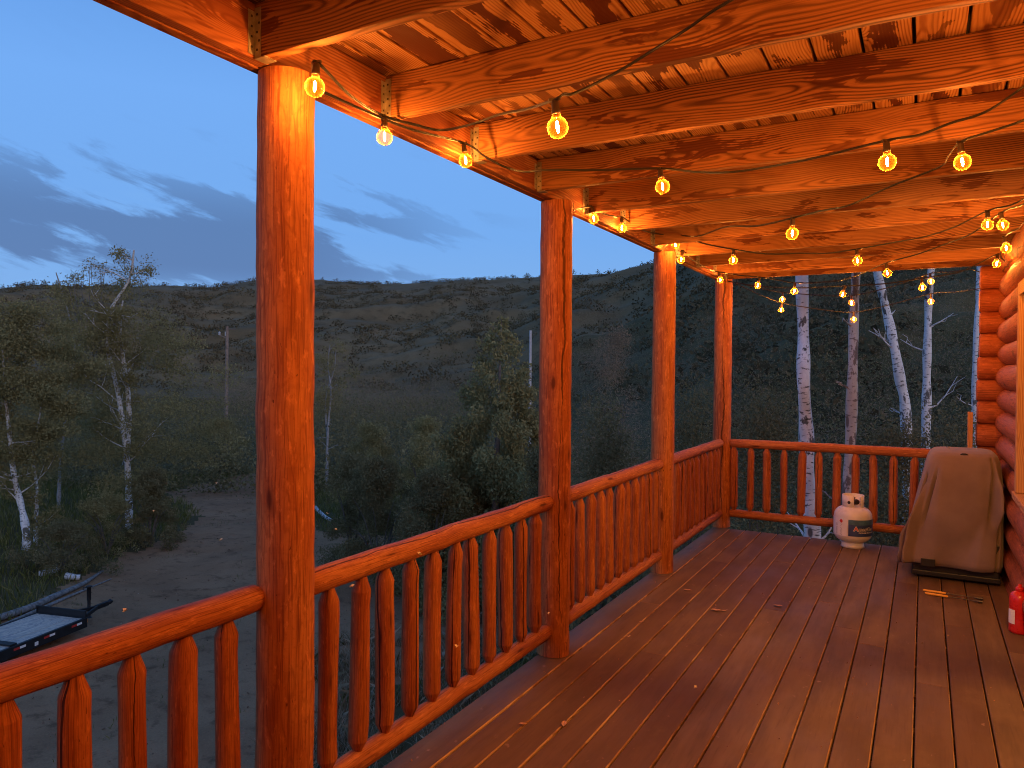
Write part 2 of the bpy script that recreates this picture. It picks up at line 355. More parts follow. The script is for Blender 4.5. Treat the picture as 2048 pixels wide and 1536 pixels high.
def leafmat(name, c0, c1, c2):
    m, n, out = material(name); r = n.attr('seed')['Fac']
    col = n.mix(n.ss(r, 0, .55), c0, c1); col = n.mix(n.ss(r, .6, 1.0), col, c2)
    d = n.new('ShaderNodeBsdfDiffuse'); n.l.new(col, d.inputs[0]); t = n.new('ShaderNodeBsdfTranslucent'); n.l.new(col, t.inputs[0])
    mx = n.new('ShaderNodeMixShader'); mx.inputs[0].default_value = .25; n.l.new(d.outputs[0], mx.inputs[1]); n.l.new(t.outputs[0], mx.inputs[2])
    n.l.new(mx.outputs[0], out.inputs[0]); return m
M['leaf_aspen'] = leafmat('aspen_leaves', (.19, .165, .072), (.25, .215, .095), (.32, .28, .13))
M['leaf_dark'] = leafmat('dark_shrub_leaves', (.13, .112, .055), (.185, .16, .08), (.25, .22, .115))
M['leaf_conifer'] = leafmat('juniper_needles', (.22, .195, .088), (.285, .25, .11), (.34, .30, .145))
M['leaf_brush'] = leafmat('dry_brush', (.23, .160, .105), (.29, .205, .135), (.26, .205, .11))
M['leaf_hill'] = leafmat('hill_scrub', (.070, .055, .030), (.12, .094, .052), (.165, .135, .068))
M['grass'] = leafmat('grass_blades', (.10, .105, .030), (.15, .155, .045), (.27, .24, .11))
M['dry_grass'] = leafmat('dry_grass_blades', (.10, .085, .035), (.30, .23, .14), (.55, .45, .32))

def groundmat(name, a, b, c, s=1.0, bs=.5):
    m, n, out = material(name); pos = n.new('ShaderNodeNewGeometry').outputs['Position']
    big = n.noise(pos, .35*s, 5, .6); mid = n.noise(pos, 2.3*s, 6, .65); sm = n.noise(pos, 22*s, 4, .65)
    col = n.mix(n.ss(big, .35, .65), a, b); col = n.mix(n.ss(mid, .5, .72, 0, .8), col, c); col = n.mix(n.ss(sm, .55, .75, 0, .45), col, tuple(v*1.5 for v in b))
    col = n.mix(n.ss(sm, .45, .28, 0, .5), col, tuple(v*.5 for v in a))
    principled(n, out, col, .95, 0, n.bump(n.m('ADD', n.m('MULTIPLY', mid, 1.5), sm), bs, .06), .15); return m
M['dirt'] = groundmat('dirt', (.27, .145, .075), (.36, .20, .105), (.12, .062, .032))
M['soil'] = groundmat('soil', (.085, .066, .028), (.12, .092, .040), (.055, .048, .02))
M['hill'] = groundmat('hillside_soil', (.13, .095, .048), (.18, .132, .068), (.075, .058, .028), .12, .6)

def glassmat():
    m, n, out = material('bulb_glass')
    tr = n.new('ShaderNodeBsdfTransparent'); tr.inputs[0].default_value = (1, .84, .58, 1)
    tl = n.new('ShaderNodeBsdfTranslucent'); tl.inputs[0].default_value = (1, .33, .045, 1)
    gl = n.new('ShaderNodeBsdfGlossy'); gl.inputs[0].default_value = (1, .9, .8, 1); gl.inputs['Roughness'].default_value = .05
    lw = n.new('ShaderNodeLayerWeight'); lw.inputs[0].default_value = .35
    m1 = n.new('ShaderNodeMixShader'); n.l.new(n.m('ADD', n.m('MULTIPLY', n.m('POWER', lw.outputs['Facing'], 2.6), .42), .007), m1.inputs[0])
    n.l.new(tr.outputs[0], m1.inputs[1]); n.l.new(tl.outputs[0], m1.inputs[2])
    m2 = n.new('ShaderNodeMixShader'); n.l.new(n.m('MULTIPLY', lw.outputs['Fresnel'], .12), m2.inputs[0])
    n.l.new(m1.outputs[0], m2.inputs[1]); n.l.new(gl.outputs[0], m2.inputs[2]); n.l.new(m2.outputs[0], out.inputs[0]); return m
M['glass'] = glassmat()
def emis(name, c, s):
    m, n, out = material(name); e_ = n.new('ShaderNodeEmission'); e_.inputs[0].default_value = (*c, 1); e_.inputs[1].default_value = s
    n.l.new(e_.outputs[0], out.inputs[0]); return m
M['filament'] = emis('glowing_filament', BULB_C, BULB_W)
def panemat():
    m, n, out = material('window_pane'); principled(n, out, (.05, .035, .03), .06, 0, None, .6); return m
M['pane'] = panemat()
def clothmat():
    m, n, out = material('cover_cloth'); tc = n.new('ShaderNodeTexCoord').outputs['Object']
    wv = n.noise(n.vm('MULTIPLY', tc, (1, 1, 1)), 260, 2); bl = n.noise(tc, 3.5, 4, .6)
    col = n.mix(n.ss(bl, .3, .7), (.175, .125, .112), (.225, .165, .148)); col = n.mix(n.ss(wv, .4, .7, 0, .25), col, (.14, .105, .09))
    p = principled(n, out, col, .8, 0, n.bump(wv, .15, .002), .2); p.inputs['Sheen Weight'].default_value = .15; return m
M['cover'] = clothmat()

# ------------------------------------------------------------------ terrain
GZ = -5.75
RIDGE = [(-700, 590), (-300, 588), (0, 580), (70, 571), (200, 576), (330, 574), (430, 575), (515, 560), (640, 559), (720, 568), (800, 571), (900, 564),
         (1000, 559), (1080, 554), (1150, 551), (1240, 547), (1300, 529), (1400, 492), (1600, 455), (2000, 430), (2600, 430)]
_ra, _re = [], []
for u, v in RIDGE:
    d = ray(u, v); _ra.append(math.atan2(d[0], d[1])); _re.append(d[2]/math.hypot(d[0], d[1]))
def azu(u): d = ray(u, 740); return math.atan2(d[0], d[1])
_sa = [azu(u) for u in (-700, 300, 700, 1000, 1150, 1300, 1450, 1700, 2050, 2600)]
_sr = [120, 135, 150, 140, 75, 50, 34, 26, 22, 22]; _sR = [430, 430, 430, 420, 400, 380, 300, 240, 220, 220]
_ph = rng.uniform(0, 6.28, (24, 2)); _fr = rng.normal(0, 1, (24, 2))
def wob(x, y, s):
    o = 0
    for k in range(24): o = o+np.sin((_fr[k, 0]*x+_fr[k, 1]*y)*s*(1+k*.18)+_ph[k, 0])/(1+k*.18)
    return o*.25
def height(x, y):
    x = np.asarray(x, float); y = np.asarray(y, float); a = np.arctan2(x, y); r = np.hypot(x, y)
    e_ = np.interp(a, _ra, _re); rs = np.interp(a, _sa, _sr); R_ = np.interp(a, _sa, _sR)
    zr = CAM[2]+e_*R_; t = np.clip((r-rs)/(R_-rs), 0, None)
    s = np.where(t < 1, .72*t+.28*t*t*(3-2*t), 1-(t-1)*.35)
    g = GZ+.10*wob(x, y, .35)*np.clip((r-6)/14, 0, 1)
    bank = np.clip((-a-.98)/.25, 0, 1)*np.clip((r-19)/12, 0, 1)*1.3
    und = wob(x, y, .03)*np.clip(t, 0, 1)*np.clip(1-t, 0, 1)*26+wob(x, y, .10)*np.clip(t*4, 0, 1)*np.clip(1.02-t, 0, 1)*3.2
    return g+bank+(zr-GZ)*s+und
def hz(x, y): return float(height(x, y))
def inpoly(px, py, poly):
    ins = np.zeros(px.shape, bool); n = len(poly)
    for i in range(n):
        x0, y0 = poly[i]; x1, y1 = poly[(i+1) % n]
        c = ((y0 > py) != (y1 > py)) & (px < (x1-x0)*(py-y0)/(y1-y0+1e-12)+x0); ins ^= c
    return ins
DRIVE_PX = [(505, 946), (420, 962), (335, 985), (318, 998), (380, 1012), (392, 1040), (330, 1075), (255, 1110), (190, 1150), (120, 1195), (30, 1255), (-60, 1330), (-300, 1536),
            (430, 2300), (640, 1480), (720, 1400), (1000, 1310), (1180, 1260), (1150, 1180), (900, 1100), (800, 1078), (640, 1062), (600, 1020), (560, 985), (640, 940), (600, 930)]
DRIVE = [tuple(onplane(u, v, 2, GZ)[:2]) for u, v in DRIVE_PX]
def grid_mesh(name, xs, ys, mats):
    pass
def np_mesh(name, V, Fq, mat, seed=None, smooth=False):
    me = D.meshes.new(name); V = np.asarray(V, np.float32); Fq = np.asarray(Fq, np.int32); k = Fq.shape[1]
    me.vertices.add(len(V)); me.vertices.foreach_set('co', V.ravel())
    me.loops.add(Fq.size); me.loops.foreach_set('vertex_index', Fq.ravel())
    me.polygons.add(len(Fq)); me.polygons.foreach_set('loop_start', np.arange(0, Fq.size, k, dtype=np.int32))
    try: me.polygons.foreach_set('loop_total', np.full(len(Fq), k, np.int32))
    except Exception: pass
    me.polygons.foreach_set('use_smooth', np.full(len(Fq), smooth, bool))
    me.materials.append(mat)
    if seed is not None:
        a = me.attributes.new('seed', 'FLOAT', 'POINT'); a.data.foreach_set('value', np.asarray(seed, np.float32))
    me.update(calc_edges=True); me.validate(); return me
# near ground: polar sheet around the cabin, split into driveway and soil; far ground: hills
azs = np.linspace(azu(-900), azu(2700), 420)
rs_ = np.concatenate([np.linspace(2, 45, 170), np.geomspace(45.5, 150, 90)[1:]])
def polar(azs, rs):
    A, R_ = np.meshgrid(azs, rs); return A, R_, R_*np.sin(A), R_*np.cos(A)
A, R_, PX, PY = polar(azs, rs_); PZ = height(PX, PY)
nA = len(azs); idx = np.arange(PX.size).reshape(PX.shape)
Q = np.stack([idx[:-1, :-1], idx[1:, :-1], idx[1:, 1:], idx[:-1, 1:]], -1).reshape(-1, 4)
cxm = PX.ravel()[Q].mean(1); cym = PY.ravel()[Q].mean(1)
nzx = cxm+.5*wob(cxm, cym, 1.6); nzy = cym+.5*wob(cym, cxm, 1.9)
isd = inpoly(nzx, nzy, DRIVE)
V = np.stack([PX, PY, PZ], -1).reshape(-1, 3)
def submesh(name, V, Q, mat):
    use = np.unique(Q); rem = -np.ones(len(V), int); rem[use] = np.arange(len(use))
    return np_mesh(name, V[use], rem[Q], mat, smooth=True)
o = D.objects.new('ground', submesh('ground', V, Q[~isd], M['soil'])); COL.objects.link(o); structure(o)
o = D.objects.new('driveway', submesh('driveway', V, Q[isd], M['dirt'])); COL.objects.link(o); structure(o, 'bare dirt driveway winding past the porch')
rs2 = np.concatenate([[150], np.geomspace(150.5, 460, 150), np.linspace(470, 900, 16)])
A2, R2, X2, Y2 = polar(azs, rs2); Z2 = height(X2, Y2); idx = np.arange(X2.size).reshape(X2.shape)
Q2 = np.stack([idx[:-1, :-1], idx[1:, :-1], idx[1:, 1:], idx[:-1, 1:]], -1).reshape(-1, 4)
o = D.objects.new('hills', np_mesh('hills', np.stack([X2, Y2, Z2], -1).reshape(-1, 3), Q2, M['hill'], smooth=True)); COL.objects.link(o); structure(o)
# ground behind the camera, out to the horizon
mb = MB(); far = 900
mb.add([(-far, -far, GZ-.3), (far, -far, GZ-.3), (far, far, GZ-.6), (-far, far, GZ-.6)], [(0, 1, 2, 3)])
structure(obj('terrain', mb, M['soil']))

# ------------------------------------------------------------------ foliage helpers
def leaf_quads(C, size, aspect=.55, upbias=0.0):
    N = len(C); a = rng.normal(size=(N, 3)); a[:, 2] += upbias; a /= np.linalg.norm(a, axis=1)[:, None]
    b = rng.normal(size=(N, 3)); b -= a*(a*b).sum(1)[:, None]; b /= np.linalg.norm(b, axis=1)[:, None]
    s = np.asarray(size).reshape(-1, 1)*np.ones((N, 1)); a = a*s; b = b*s*aspect
    V = np.stack([C-a, C+b, C+a, C-b], 1).reshape(-1, 3); Fq = np.arange(4*N).reshape(-1, 4); return V, Fq
def foliage(name, C, size, mat, parent=None, tone=None, aspect=.55, upbias=0.0):
    C = np.asarray(C); V, Fq = leaf_quads(C, size, aspect, upbias)
    sd = rng.uniform(0, 1, len(C)) if tone is None else np.clip(tone+rng.normal(0, .16, len(C)), 0, 1)
    if parent: V = V-np.array(ORG[parent.name])
    o = D.objects.new(name, np_mesh(name, V, Fq, mat, np.repeat(sd, 4))); COL.objects.link(o)
    if parent: o.parent = parent; ORG[o.name] = ORG[parent.name]
    return o
def cloud(centres, radii, n):
    """n leaves through clumps (ellipsoids), denser towards each clump's outside"""
    centres = np.asarray(centres); radii = np.asarray(radii)
    if radii.ndim == 1: radii = np.repeat(radii[:, None], 3, 1)
    w_ = radii.prod(1); k = rng.choice(len(centres), n, p=w_/w_.sum())
    d = rng.normal(size=(n, 3)); d /= np.linalg.norm(d, axis=1)[:, None]; q = rng.uniform(0, 1, (n, 1))**.45
    tone = np.clip(.5+.25*np.sin(k*12.9898)+.0*k, 0, 1)
    return centres[k]+d*q*radii[k], tone
def smooth_path(P, n=24):
    P = np.asarray(P, float); t = np.linspace(0, len(P)-1, n); out = []
    for tt in t:
        i = min(int(tt), len(P)-2); f_ = tt-i
        p0, p1, p2, p3 = P[max(i-1, 0)], P[i], P[i+1], P[min(i+2, len(P)-1)]
        out.append(.5*((2*p1)+(p2-p0)*f_+(2*p0-5*p1+4*p2-p3)*f_*f_+(3*p1-p0-3*p2+p3)*f_**3))
    return out
def branches(mb, path, n, lmin, lmax, r0, seed, rise=.5, lo=.35, zig=.12):
    """side branches from a trunk path"""
    rg = np.random.default_rng(seed); tips = []
    for k in range(n):
        i = int(rg.uniform(lo, .97)*(len(path)-1)); p = np.array(path[i]); a = rg.uniform(0, 6.28); L = rg.uniform(lmin, lmax)*(1.15-.6*i/len(path))
        d = np.array([math.cos(a), math.sin(a), rise*rg.uniform(.4, 1.6)]); d /= np.linalg.norm(d); pts = [p]
        for s_ in range(4): d = d+rg.normal(0, zig, 3)+np.array([0, 0, .06]); d /= np.linalg.norm(d); pts.append(pts[-1]+d*L/4)
        mb.tube(pts, [r0, r0*.75, r0*.55, r0*.38, r0*.18], 6, seed=k*.13, caps=False); tips += pts[2:]
        for q in (2, 3):
            dd = d+rg.normal(0, .6, 3); dd /= np.linalg.norm(dd); e2 = pts[q]+dd*L*.35
            mb.tube([pts[q], (pts[q]+e2)/2+rg.normal(0, .03, 3), e2], [r0*.45, r0*.3, r0*.1], 5, seed=k*.2, caps=False); tips.append(e2)
    return tips

# ------------------------------------------------------------------ porch floor
XP, YP, ZB = -1.761, (1.682, 3.634, 5.552, 7.474), 2.468
def plank(mb, xa, xb, ya, yb, za, zb, c, seed):               # board along y, eased long edges; right-hand one paler, a painted lit edge
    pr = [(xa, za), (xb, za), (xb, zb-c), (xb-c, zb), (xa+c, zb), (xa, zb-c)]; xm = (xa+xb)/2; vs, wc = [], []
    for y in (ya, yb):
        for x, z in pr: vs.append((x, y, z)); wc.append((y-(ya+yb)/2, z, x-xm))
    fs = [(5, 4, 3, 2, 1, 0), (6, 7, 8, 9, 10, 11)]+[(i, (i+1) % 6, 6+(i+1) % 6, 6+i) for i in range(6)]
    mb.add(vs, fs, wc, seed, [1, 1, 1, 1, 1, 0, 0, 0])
mb = MB(); gaps = [-1.826]+[-1.652+.1489*k for k in range(0, 16)]; y0, y1 = -4.5, 7.40; k = 0
for i in range(len(gaps)-1):
    a, b = gaps[i]+.0032+rng.uniform(0, .0014), gaps[i+1]-.0032
    cuts = sorted([y0, y1]+[rng.uniform(-3, 0), rng.uniform(3.8, 6.4)]); dz = rng.uniform(-.0016, .0016)
    for j in range(len(cuts)-1):
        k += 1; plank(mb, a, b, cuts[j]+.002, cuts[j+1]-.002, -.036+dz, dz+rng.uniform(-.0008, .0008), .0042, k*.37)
dk = structure(obj('deck_floor', mb, [M['deck'], M['bare_lit_edge']]), 'red-brown painted porch deck of long boards')
mb = MB()
for k in range(30):
    y = -4.4+.405*k
    if y < 7.3: mb.box(-1.80, .62, y, y+.04, -.26, -.040, 'x', seed=k*.3)
mb.box(-1.80, .62, 7.30, 7.34, -.27, -.041, 'x', seed=9.1)
obj('deck_joist', mb, M['bare_lit_edge'], dk)

# ------------------------------------------------------------------ porch roof
roof = thing('porch_roof', 'orange-lit wooden porch ceiling of joists and stained planks', 'porch roof', (XP, 3.0, ZB))
mb = MB(); mb.box(-1.832, -1.792, -4.5, 7.60, ZB, ZB+.190, 'y', seed=1.3); mb.box(-1.790, -1.750, -4.5, 7.60, ZB+.003, ZB+.1655, 'y', seed=2.9)
obj('porch_beam', mb, M['beam'], roof, bevel=.004)
JY = [-4.0+.61*k for k in range(0, 9)]; JY = [y for y in JY if y < 1.2]+[1.549+.6085*k for k in range(-3, 10)]+[7.45]
JY = sorted(set(round(y, 3) for y in JY if not (0 < y < 1.5 and abs((y-1.549)/.6085-round((y-1.549)/.6085)) > .05)))
hanger_proto = None
for k, y in enumerate(JY):
    mb = MB(); mb.box(-1.748, .70, y, y+.038, ZB+.004+rng.uniform(0, .004), ZB+.1655, 'x', seed=k*1.71+.4)
    j = obj('joist', mb, M['joist'], roof, bevel=.004)
    if y < .8: continue
    mb = MB()
    for s_, ya in ((-1, y-.0025), (1, y+.0405)):
        mb.box(-1.7475, -1.722, ya-.001, ya+.001, ZB+.004, ZB+.150)                                # strap along the joist side
        yy = ya-.0235 if s_ < 0 else ya-.001
        mb.box(-1.7495, -1.7475, yy, yy+.0245, ZB+.012, ZB+.140)                                   # face flange
        for q in range(4): mb.box(-1.7475, -1.7455, yy+.009, yy+.014, ZB+.03+q*.03, ZB+.036+q*.03, mi=1)
        if s_ < 0:
            for q in range(5): mb.box(-1.739+.008*(q % 2), -1.733+.008*(q % 2), ya-.0028, ya-.001, ZB+.022+q*.026, ZB+.028+q*.026, mi=1)
    mb.box(-1.7475, -1.705, y-.0035, y+.0415, ZB+.0005, ZB+.0035)
    obj('joist_hanger', mb, [M['zinc'], M['nail']], j)
mb = MB(); pl = [-1.70+.1508*k for k in range(-1, 17)]; k = 0
for a in pl:
    cuts = sorted([-4.5, 7.6]+[rng.uniform(-2, 1)]+[rng.uniform(4, 6.5)])
    for q in range(len(cuts)-1):
        k += 1; dz = rng.uniform(-.001, .001); mb.box(a+.002, a+.142, cuts[q]+.002, cuts[q+1]-.002, ZB+.168+dz, ZB+.206, 'Y', seed=k*.83)
obj('roof_planks', mb, M['ceiling'], roof, bevel=.004)
mb = MB(); mb.box(-1.95, 1.2, -4.6, 7.7, ZB+.215, ZB+.26); obj('roof_deck', mb, M['roofing'], roof)

# ------------------------------------------------------------------ posts
post_info = [('thick red-orange log post nearest the camera, a long crack down its side', 11.0),
             ('red-stained log post with bulging knots, standing second along the porch edge', 3.2),
             ('slimmer red log post split by a long vertical check, third along the edge', 5.7),
             ('farthest red log post, at the porch corner beside the end railing', 8.4)]
for k, y in enumerate((-.27,)+YP):
    top, n_ = ZB-.001, 34; zs = np.linspace(.0, top, n_); rg = np.random.default_rng(40+k)
    lab, sd_ = (post_info[k-1] if k else ('red log post beside the camera, outside the picture', 1.1))
    mb = MB(); mb.tube([(XP+rg.normal(0, .0012), y+rg.normal(0, .0012), z) for z in zs], [.0905-.002*z for z in zs], 40, seed=sd_, wob=.014, wseed=k)
    if k == 0: continue
    o = obj('porch_post', mb, M['log']); tag(o, lab, 'post', 'log posts along the porch edge')

# ------------------------------------------------------------------ railings
bal_meshes = []
for k in range(11):
    mb = MB(); r = .0355+.0024*math.sin(k*2.3); h = .628; prof = []
    pts, rr = [], []
    for z, q in ((0, .50), (.010, .60), (.034, .95), (.040, 1.0)): pts.append((0, 0, z)); rr.append(r*q)
    for z in np.linspace(.10, h-.10, 10): pts.append((math.sin(z*5+k)*.0022, math.cos(z*4+k*1.7)*.0022, z)); rr.append(r*(1+.045*math.sin(z*6+k*2)))
    for z, q in ((h-.050, 1.0), (h-.044, .96), (h-.012, .62), (h, .52)): pts.append((0, 0, z)); rr.append(r*q)
    mb.tube(pts, rr, 30, seed=k*1.37+.2, wob=.035, wseed=70+k); bal_meshes.append(mesh_from('baluster', mb, M['spindle'], sharp=15))
def railing(label, p0, p1, first, pitch, n, g='log railings between the porch posts'):
    p0, p1 = np.array(p0), np.array(p1); L = np.linalg.norm(p1-p0); d = (p1-p0)/L; c = (p0+p1)/2
    t = thing('log_railing', label, 'railing', (c[0], c[1], 0), g); sd_ = abs(hash_(label))
    for nm, zc, r in (('top_rail', .843, .0435), ('bottom_rail', .143, .041)):
        mb = MB(); q = np.linspace(0, 1, 22); rg = np.random.default_rng(int(sd_*100)+len(nm))
        pts = [p0+d*L*s_+np.array([0, 0, zc])+rg.normal(0, .0011, 3) for s_ in q]; rr = [r*(.55 if i in (0, 21) else 1) for i in range(22)]
        pts = [pts[0], pts[0]+d*.018]+pts[1:-1]+[pts[-1]-d*.018, pts[-1]]; rr = [r*.72, r*.97]+rr[1:-1]+[r*.97, r*.72]
        mb.tube(pts, rr, 24, seed=sd_+(.5 if nm == 'top_rail' else .9), wob=.02, wseed=len(nm)); obj(nm, mb, M['log'], t)
    for k in range(n):
        o = D.objects.new('baluster', bal_meshes[(k*7+int(sd_*13)) % 11]); COL.objects.link(o); o.parent = t
        p = p0+d*(first+pitch*k); o.location = (p[0]-c[0], p[1]-c[1], .179); o.rotation_euler = (rng.normal(0, .008), rng.normal(0, .008), rng.uniform(0, 6.28))
    return t
def hash_(s_): return (sum((i+1)*ord(c) for i, c in enumerate(s_)) % 997)/100.0
railing('red log railing section in the nearest bay, cut off by the lower left corner', (XP-.03, -.19, 0), (XP-.03, 1.60, 0), .155, .1523, 11)
railing('red log railing section between the nearest post and the second post', (XP, 1.765, 0), (XP, 3.553, 0), .108, .1537, 11)
railing('red log railing section between the second and third posts', (XP, 3.715, 0), (XP, 5.470, 0), .115, .1537, 11)
railing('red log railing section between the third post and the corner post', (XP, 5.635, 0), (XP, 7.392, 0), .115, .1537, 11)
railing('red log end railing behind the propane tank and covered grill', (XP+.085, 7.474, 0), (.345, 7.474, 0), .041, .1567, 13)

# ------------------------------------------------------------------ cabin
cab = thing('log_cabin', 'red-brown log cabin wall with stacked log ends and pale window casing', 'cabin', (.75, 1.5, 0))
WX = .64; mb = MB(); nlog = 18
WY0, WY1, WZ0, WZ1 = 3.2, 5.68, .80, 2.13
for k in range(nlog):
    zc = -.40+.192*k; r = .105+.006*math.sin(k*2.7)
    if zc > 2.62: continue
    segs = [(-4.5, 7.56)]
    if WZ0-.05 < zc < WZ1+.05: segs = [(-4.5, WY0), (WY1, 7.56)]
    for a, b in segs:
        n_ = max(6, int((b-a)/.25)); ys = np.linspace(a, b, n_); rg = np.random.default_rng(k)
        mb.tube([(WX+rg.normal(0, .001), y, zc) for y in ys], [r]*n_, 24, seed=k*.77+a*.1, wob=.035, wseed=k)
obj('log_wall', mb, M['wall_log'], cab)
mb = MB()
for k in range(nlog):
    zc = -.36+.192*k+.04; 
    if zc > 2.45: continue
    xa = .405+rng.uniform(-.008, .008); r = .101+.006*math.sin(k*1.9)
    mb.tube([(xa, 7.50, zc), (xa+.012, 7.50, zc), (.5, 7.50, zc), (.66, 7.50, zc), (.8, 7.50, zc)], [r*.9, r, r, r, r], 22, seed=k*.53+4, wob=.02, wseed=30+k)
obj('log_wing', mb, M['wall_log'], cab)
mb = MB(); mb.box(.66, .70, -4.5, 7.5, -6, 6.0); mb.box(.70, 8, -4.5, 7.52, -6, 6.2); mb.box(-1.9, .66, -4.62, -4.52, -.3, 6)
obj('wall_core', mb, M['wall_log'], cab)
mb = MB(); mb.box(.335, .372, 7.40, 7.49, .70, 1.222, 'z', seed=3.3); obj('rail_board', mb, M['trim'], cab, bevel=.003)
win = MB(); cw = .085
win.box(.515, .60, WY1-cw, WY1, WZ0, WZ1, 'z', seed=.7); win.box(.515, .60, WY0, WY0+cw, WZ0, WZ1, 'z', seed=1.7)
win.box(.515, .60, WY0+cw+.001, WY1-cw-.001, WZ1-cw, WZ1, 'y', seed=2.7)
wf = obj('window', win, M['trim'], cab, bevel=.004)
mb = MB(); mb.box(.505, .61, WY0-.03, WY1+.03, WZ0-.045, WZ0-.002, 'Y', seed=5.1); obj('sill', mb, M['trim'], wf, bevel=.004)
mb = MB(); mb.box(.575, .585, WY0+cw, WY1-cw, WZ0, WZ1-cw); obj('pane', mb, M['pane'], wf)

# ------------------------------------------------------------------ string lights
def bulb_meshes():
    g = MB(); R0 = .029; c = -.068
    prof = [(.0105, -.030), (.0115, -.036), (.013, -.0405)]
    prof += [(R0*math.sin(t), c+R0*math.cos(t)) for t in np.linspace(.52, math.pi-.001, 18)]
    g.lathe(prof, n=28)
    s_ = MB(); s_.lathe([(.0005, .002), (.008, .002), (.0105, -.003), (.0105, -.020), (.0125, -.023), (.0125, -.032), (.0105, -.033)], n=18)
    s_.box(-.016, .016, -.0035, .0035, .002, .009)
    f_ = MB(); f_.lathe([(.0003, -.050), (.0034, -.054), (.0042, -.066), (.0034, -.078), (.0003, -.083)], n=6)
    return mesh_from('bulb', g, M['glass']), mesh_from('socket', s_, M['socket']), mesh_from('filament', f_, M['filament'])
BM = bulb_meshes()
BULBS = []
def strand(label, pts):
    """pts: ('h', point) a fastening, ('b', glass centre) a hanging bulb, ('c', point) the cord"""
    loc = np.array(pts[0][1]); t = thing('string_lights', label, 'string lights', tuple(loc), 'bulb strings across the porch ceiling')
    path = []; prev = None
    for kind, p in pts:
        p = np.array(p, float); q = p+np.array([0, 0, .072]) if kind == 'b' else p
        if prev is not None:
            L = np.linalg.norm(q-prev); mid = (q+prev)/2; mid[2] -= .02*L; path.append(mid+rng.normal(0, .006, 3))
        path.append(q); prev = q
        if kind == 'b':
            tilt = rng.normal(0, .10, 2)
            b = D.objects.new('bulb', BM[0]); COL.objects.link(b); b.parent = t; b.location = tuple(q-loc); b.rotation_euler = (tilt[0], tilt[1], rng.uniform(0, 6))
            for nm, me in (('socket', BM[1]), ('filament', BM[2])):
                o = D.objects.new(nm, me); COL.objects.link(o); o.parent = b
            BULBS.append(q)
    mb = MB(); sp = smooth_path(path, len(path)*7); sp = [p+np.array([0, 0, .004]) for p in sp]
    mb.tube(sp, .0032, 6, caps=True); off = np.array([.0016, .0012, .0045]); mb.tube([p+off for p in sp], .0022, 6)
    obj('cord', mb, M['cord'], t)
    for kind, p in pts:
        if kind == 'h':
            p = np.array(p); hk = MB(); hk.tube([p+np.array([0, 0, .045]), p+np.array([0, 0, .02]), p+np.array([.012, .004, .006]), p+np.array([.008, .002, -.008]), p+np.array([-.006, 0, -.006]), p+np.array([-.012, 0, .006])], .0018, 6); obj('hook', hk, M['steel'], t)
xb = -1.700
def bx(u, v, x=xb): return ('b', onplane(u, v, 0, x))
def bz(u, v, z): return ('b', onplane(u, v, 2, z))
def cz(u, v, z): return ('c', onplane(u, v, 2, z))
def h(x, y, z=ZB-.03): return ('h', (x, y, z))
strand('string running from the nearest post to the largest bulb by the ceiling', [
    h(-1.70, YP[0]+.05), bx(633, 178, -1.555), bx(768, 276), ('c', (-1.62, 2.32, ZB-.012)), ('c', onplane(1000, 232, 1, 2.14)), bz(1109, 257, 2.20), cz(1150, 190, 2.30), cz(1300, 108, 2.36), cz(1470, 0, 2.40),
    h(.42, 1.25, 2.42), ('b', (.35, .9, 2.30)), ('b', (-.5, .55, 2.25)), ('b', (-1.35, .15, 2.30)), h(-1.70, -.2), ('b', (-1.2, -.45, 2.25)), ('b', (-.7, -.65, 2.22)), ('b', (-.1, -.9, 2.25)), h(.42, -1.2, 2.42), ('b', (-.2, -1.5, 2.25)), ('b', (-.8, -1.8, 2.25)), ('b', (-1.4, -2.0, 2.25)), h(-1.70, -2.2)])
strand('added unseen bulb string along the log wall, brightening the near deck', [h(.47, 2.75, 2.42)]+[('b', (.44+.02*(k % 2), 2.55-.29*k, 2.12)) for k in (0, 3, 6)]+[h(.47, -.05, 2.42)])  # extra bulbs out of view, added to brighten the lower right deck
strand('string dipping below the second and third joists to a bulb at right', [
    h(-1.705, YP[0]+.06), bx(927, 323), ('c', (-1.62, 2.82, ZB-.03)), ('c', onplane(1090, 343, 2, 2.40)), bz(1320, 376, 2.285), cz(1480, 345, 2.37), bz(1772, 327, 2.26), cz(1900, 250, 2.36), cz(2048, 176, 2.42),
    ('b', (.42, 2.2, 2.33)), h(.50, 2.0, 2.42), ('b', (.40, 1.6, 2.30)), ('b', (.38, 1.2, 2.28)), ('b', (.36, .7, 2.28)), ('b', (.30, .2, 2.28))])
strand('string crossing from the second post to the bulb on the right-hand joists', [
    h(-1.715, YP[1]+.12), bx(1184, 440), ('c', onplane(1215, 432, 0, -1.70)), bx(1243, 458), ('c', onplane(1290, 464, 0, -1.69)), ('c', onplane(1345, 470, 0, -1.66)),
    cz(1450, 456, 2.36), bz(1585, 469, 2.20), cz(1700, 412, 2.33), cz(1878, 337, 2.40), bz(1920, 327, 2.31), cz(2048, 243, 2.42), h(.50, 2.7, 2.43)])
strand('string with bulbs under the far joists, rising to a bulb pair at the wall', [
    h(-1.71, YP[2]-.25), bx(1350, 491, -1.64), bz(1467, 522, 2.29), cz(1600, 508, 2.36), bz(1713, 523, 2.25), cz(1850, 475, 2.37), bz(1975, 451, 2.33), cz(2048, 400, 2.42), h(.50, 3.9, 2.43)])
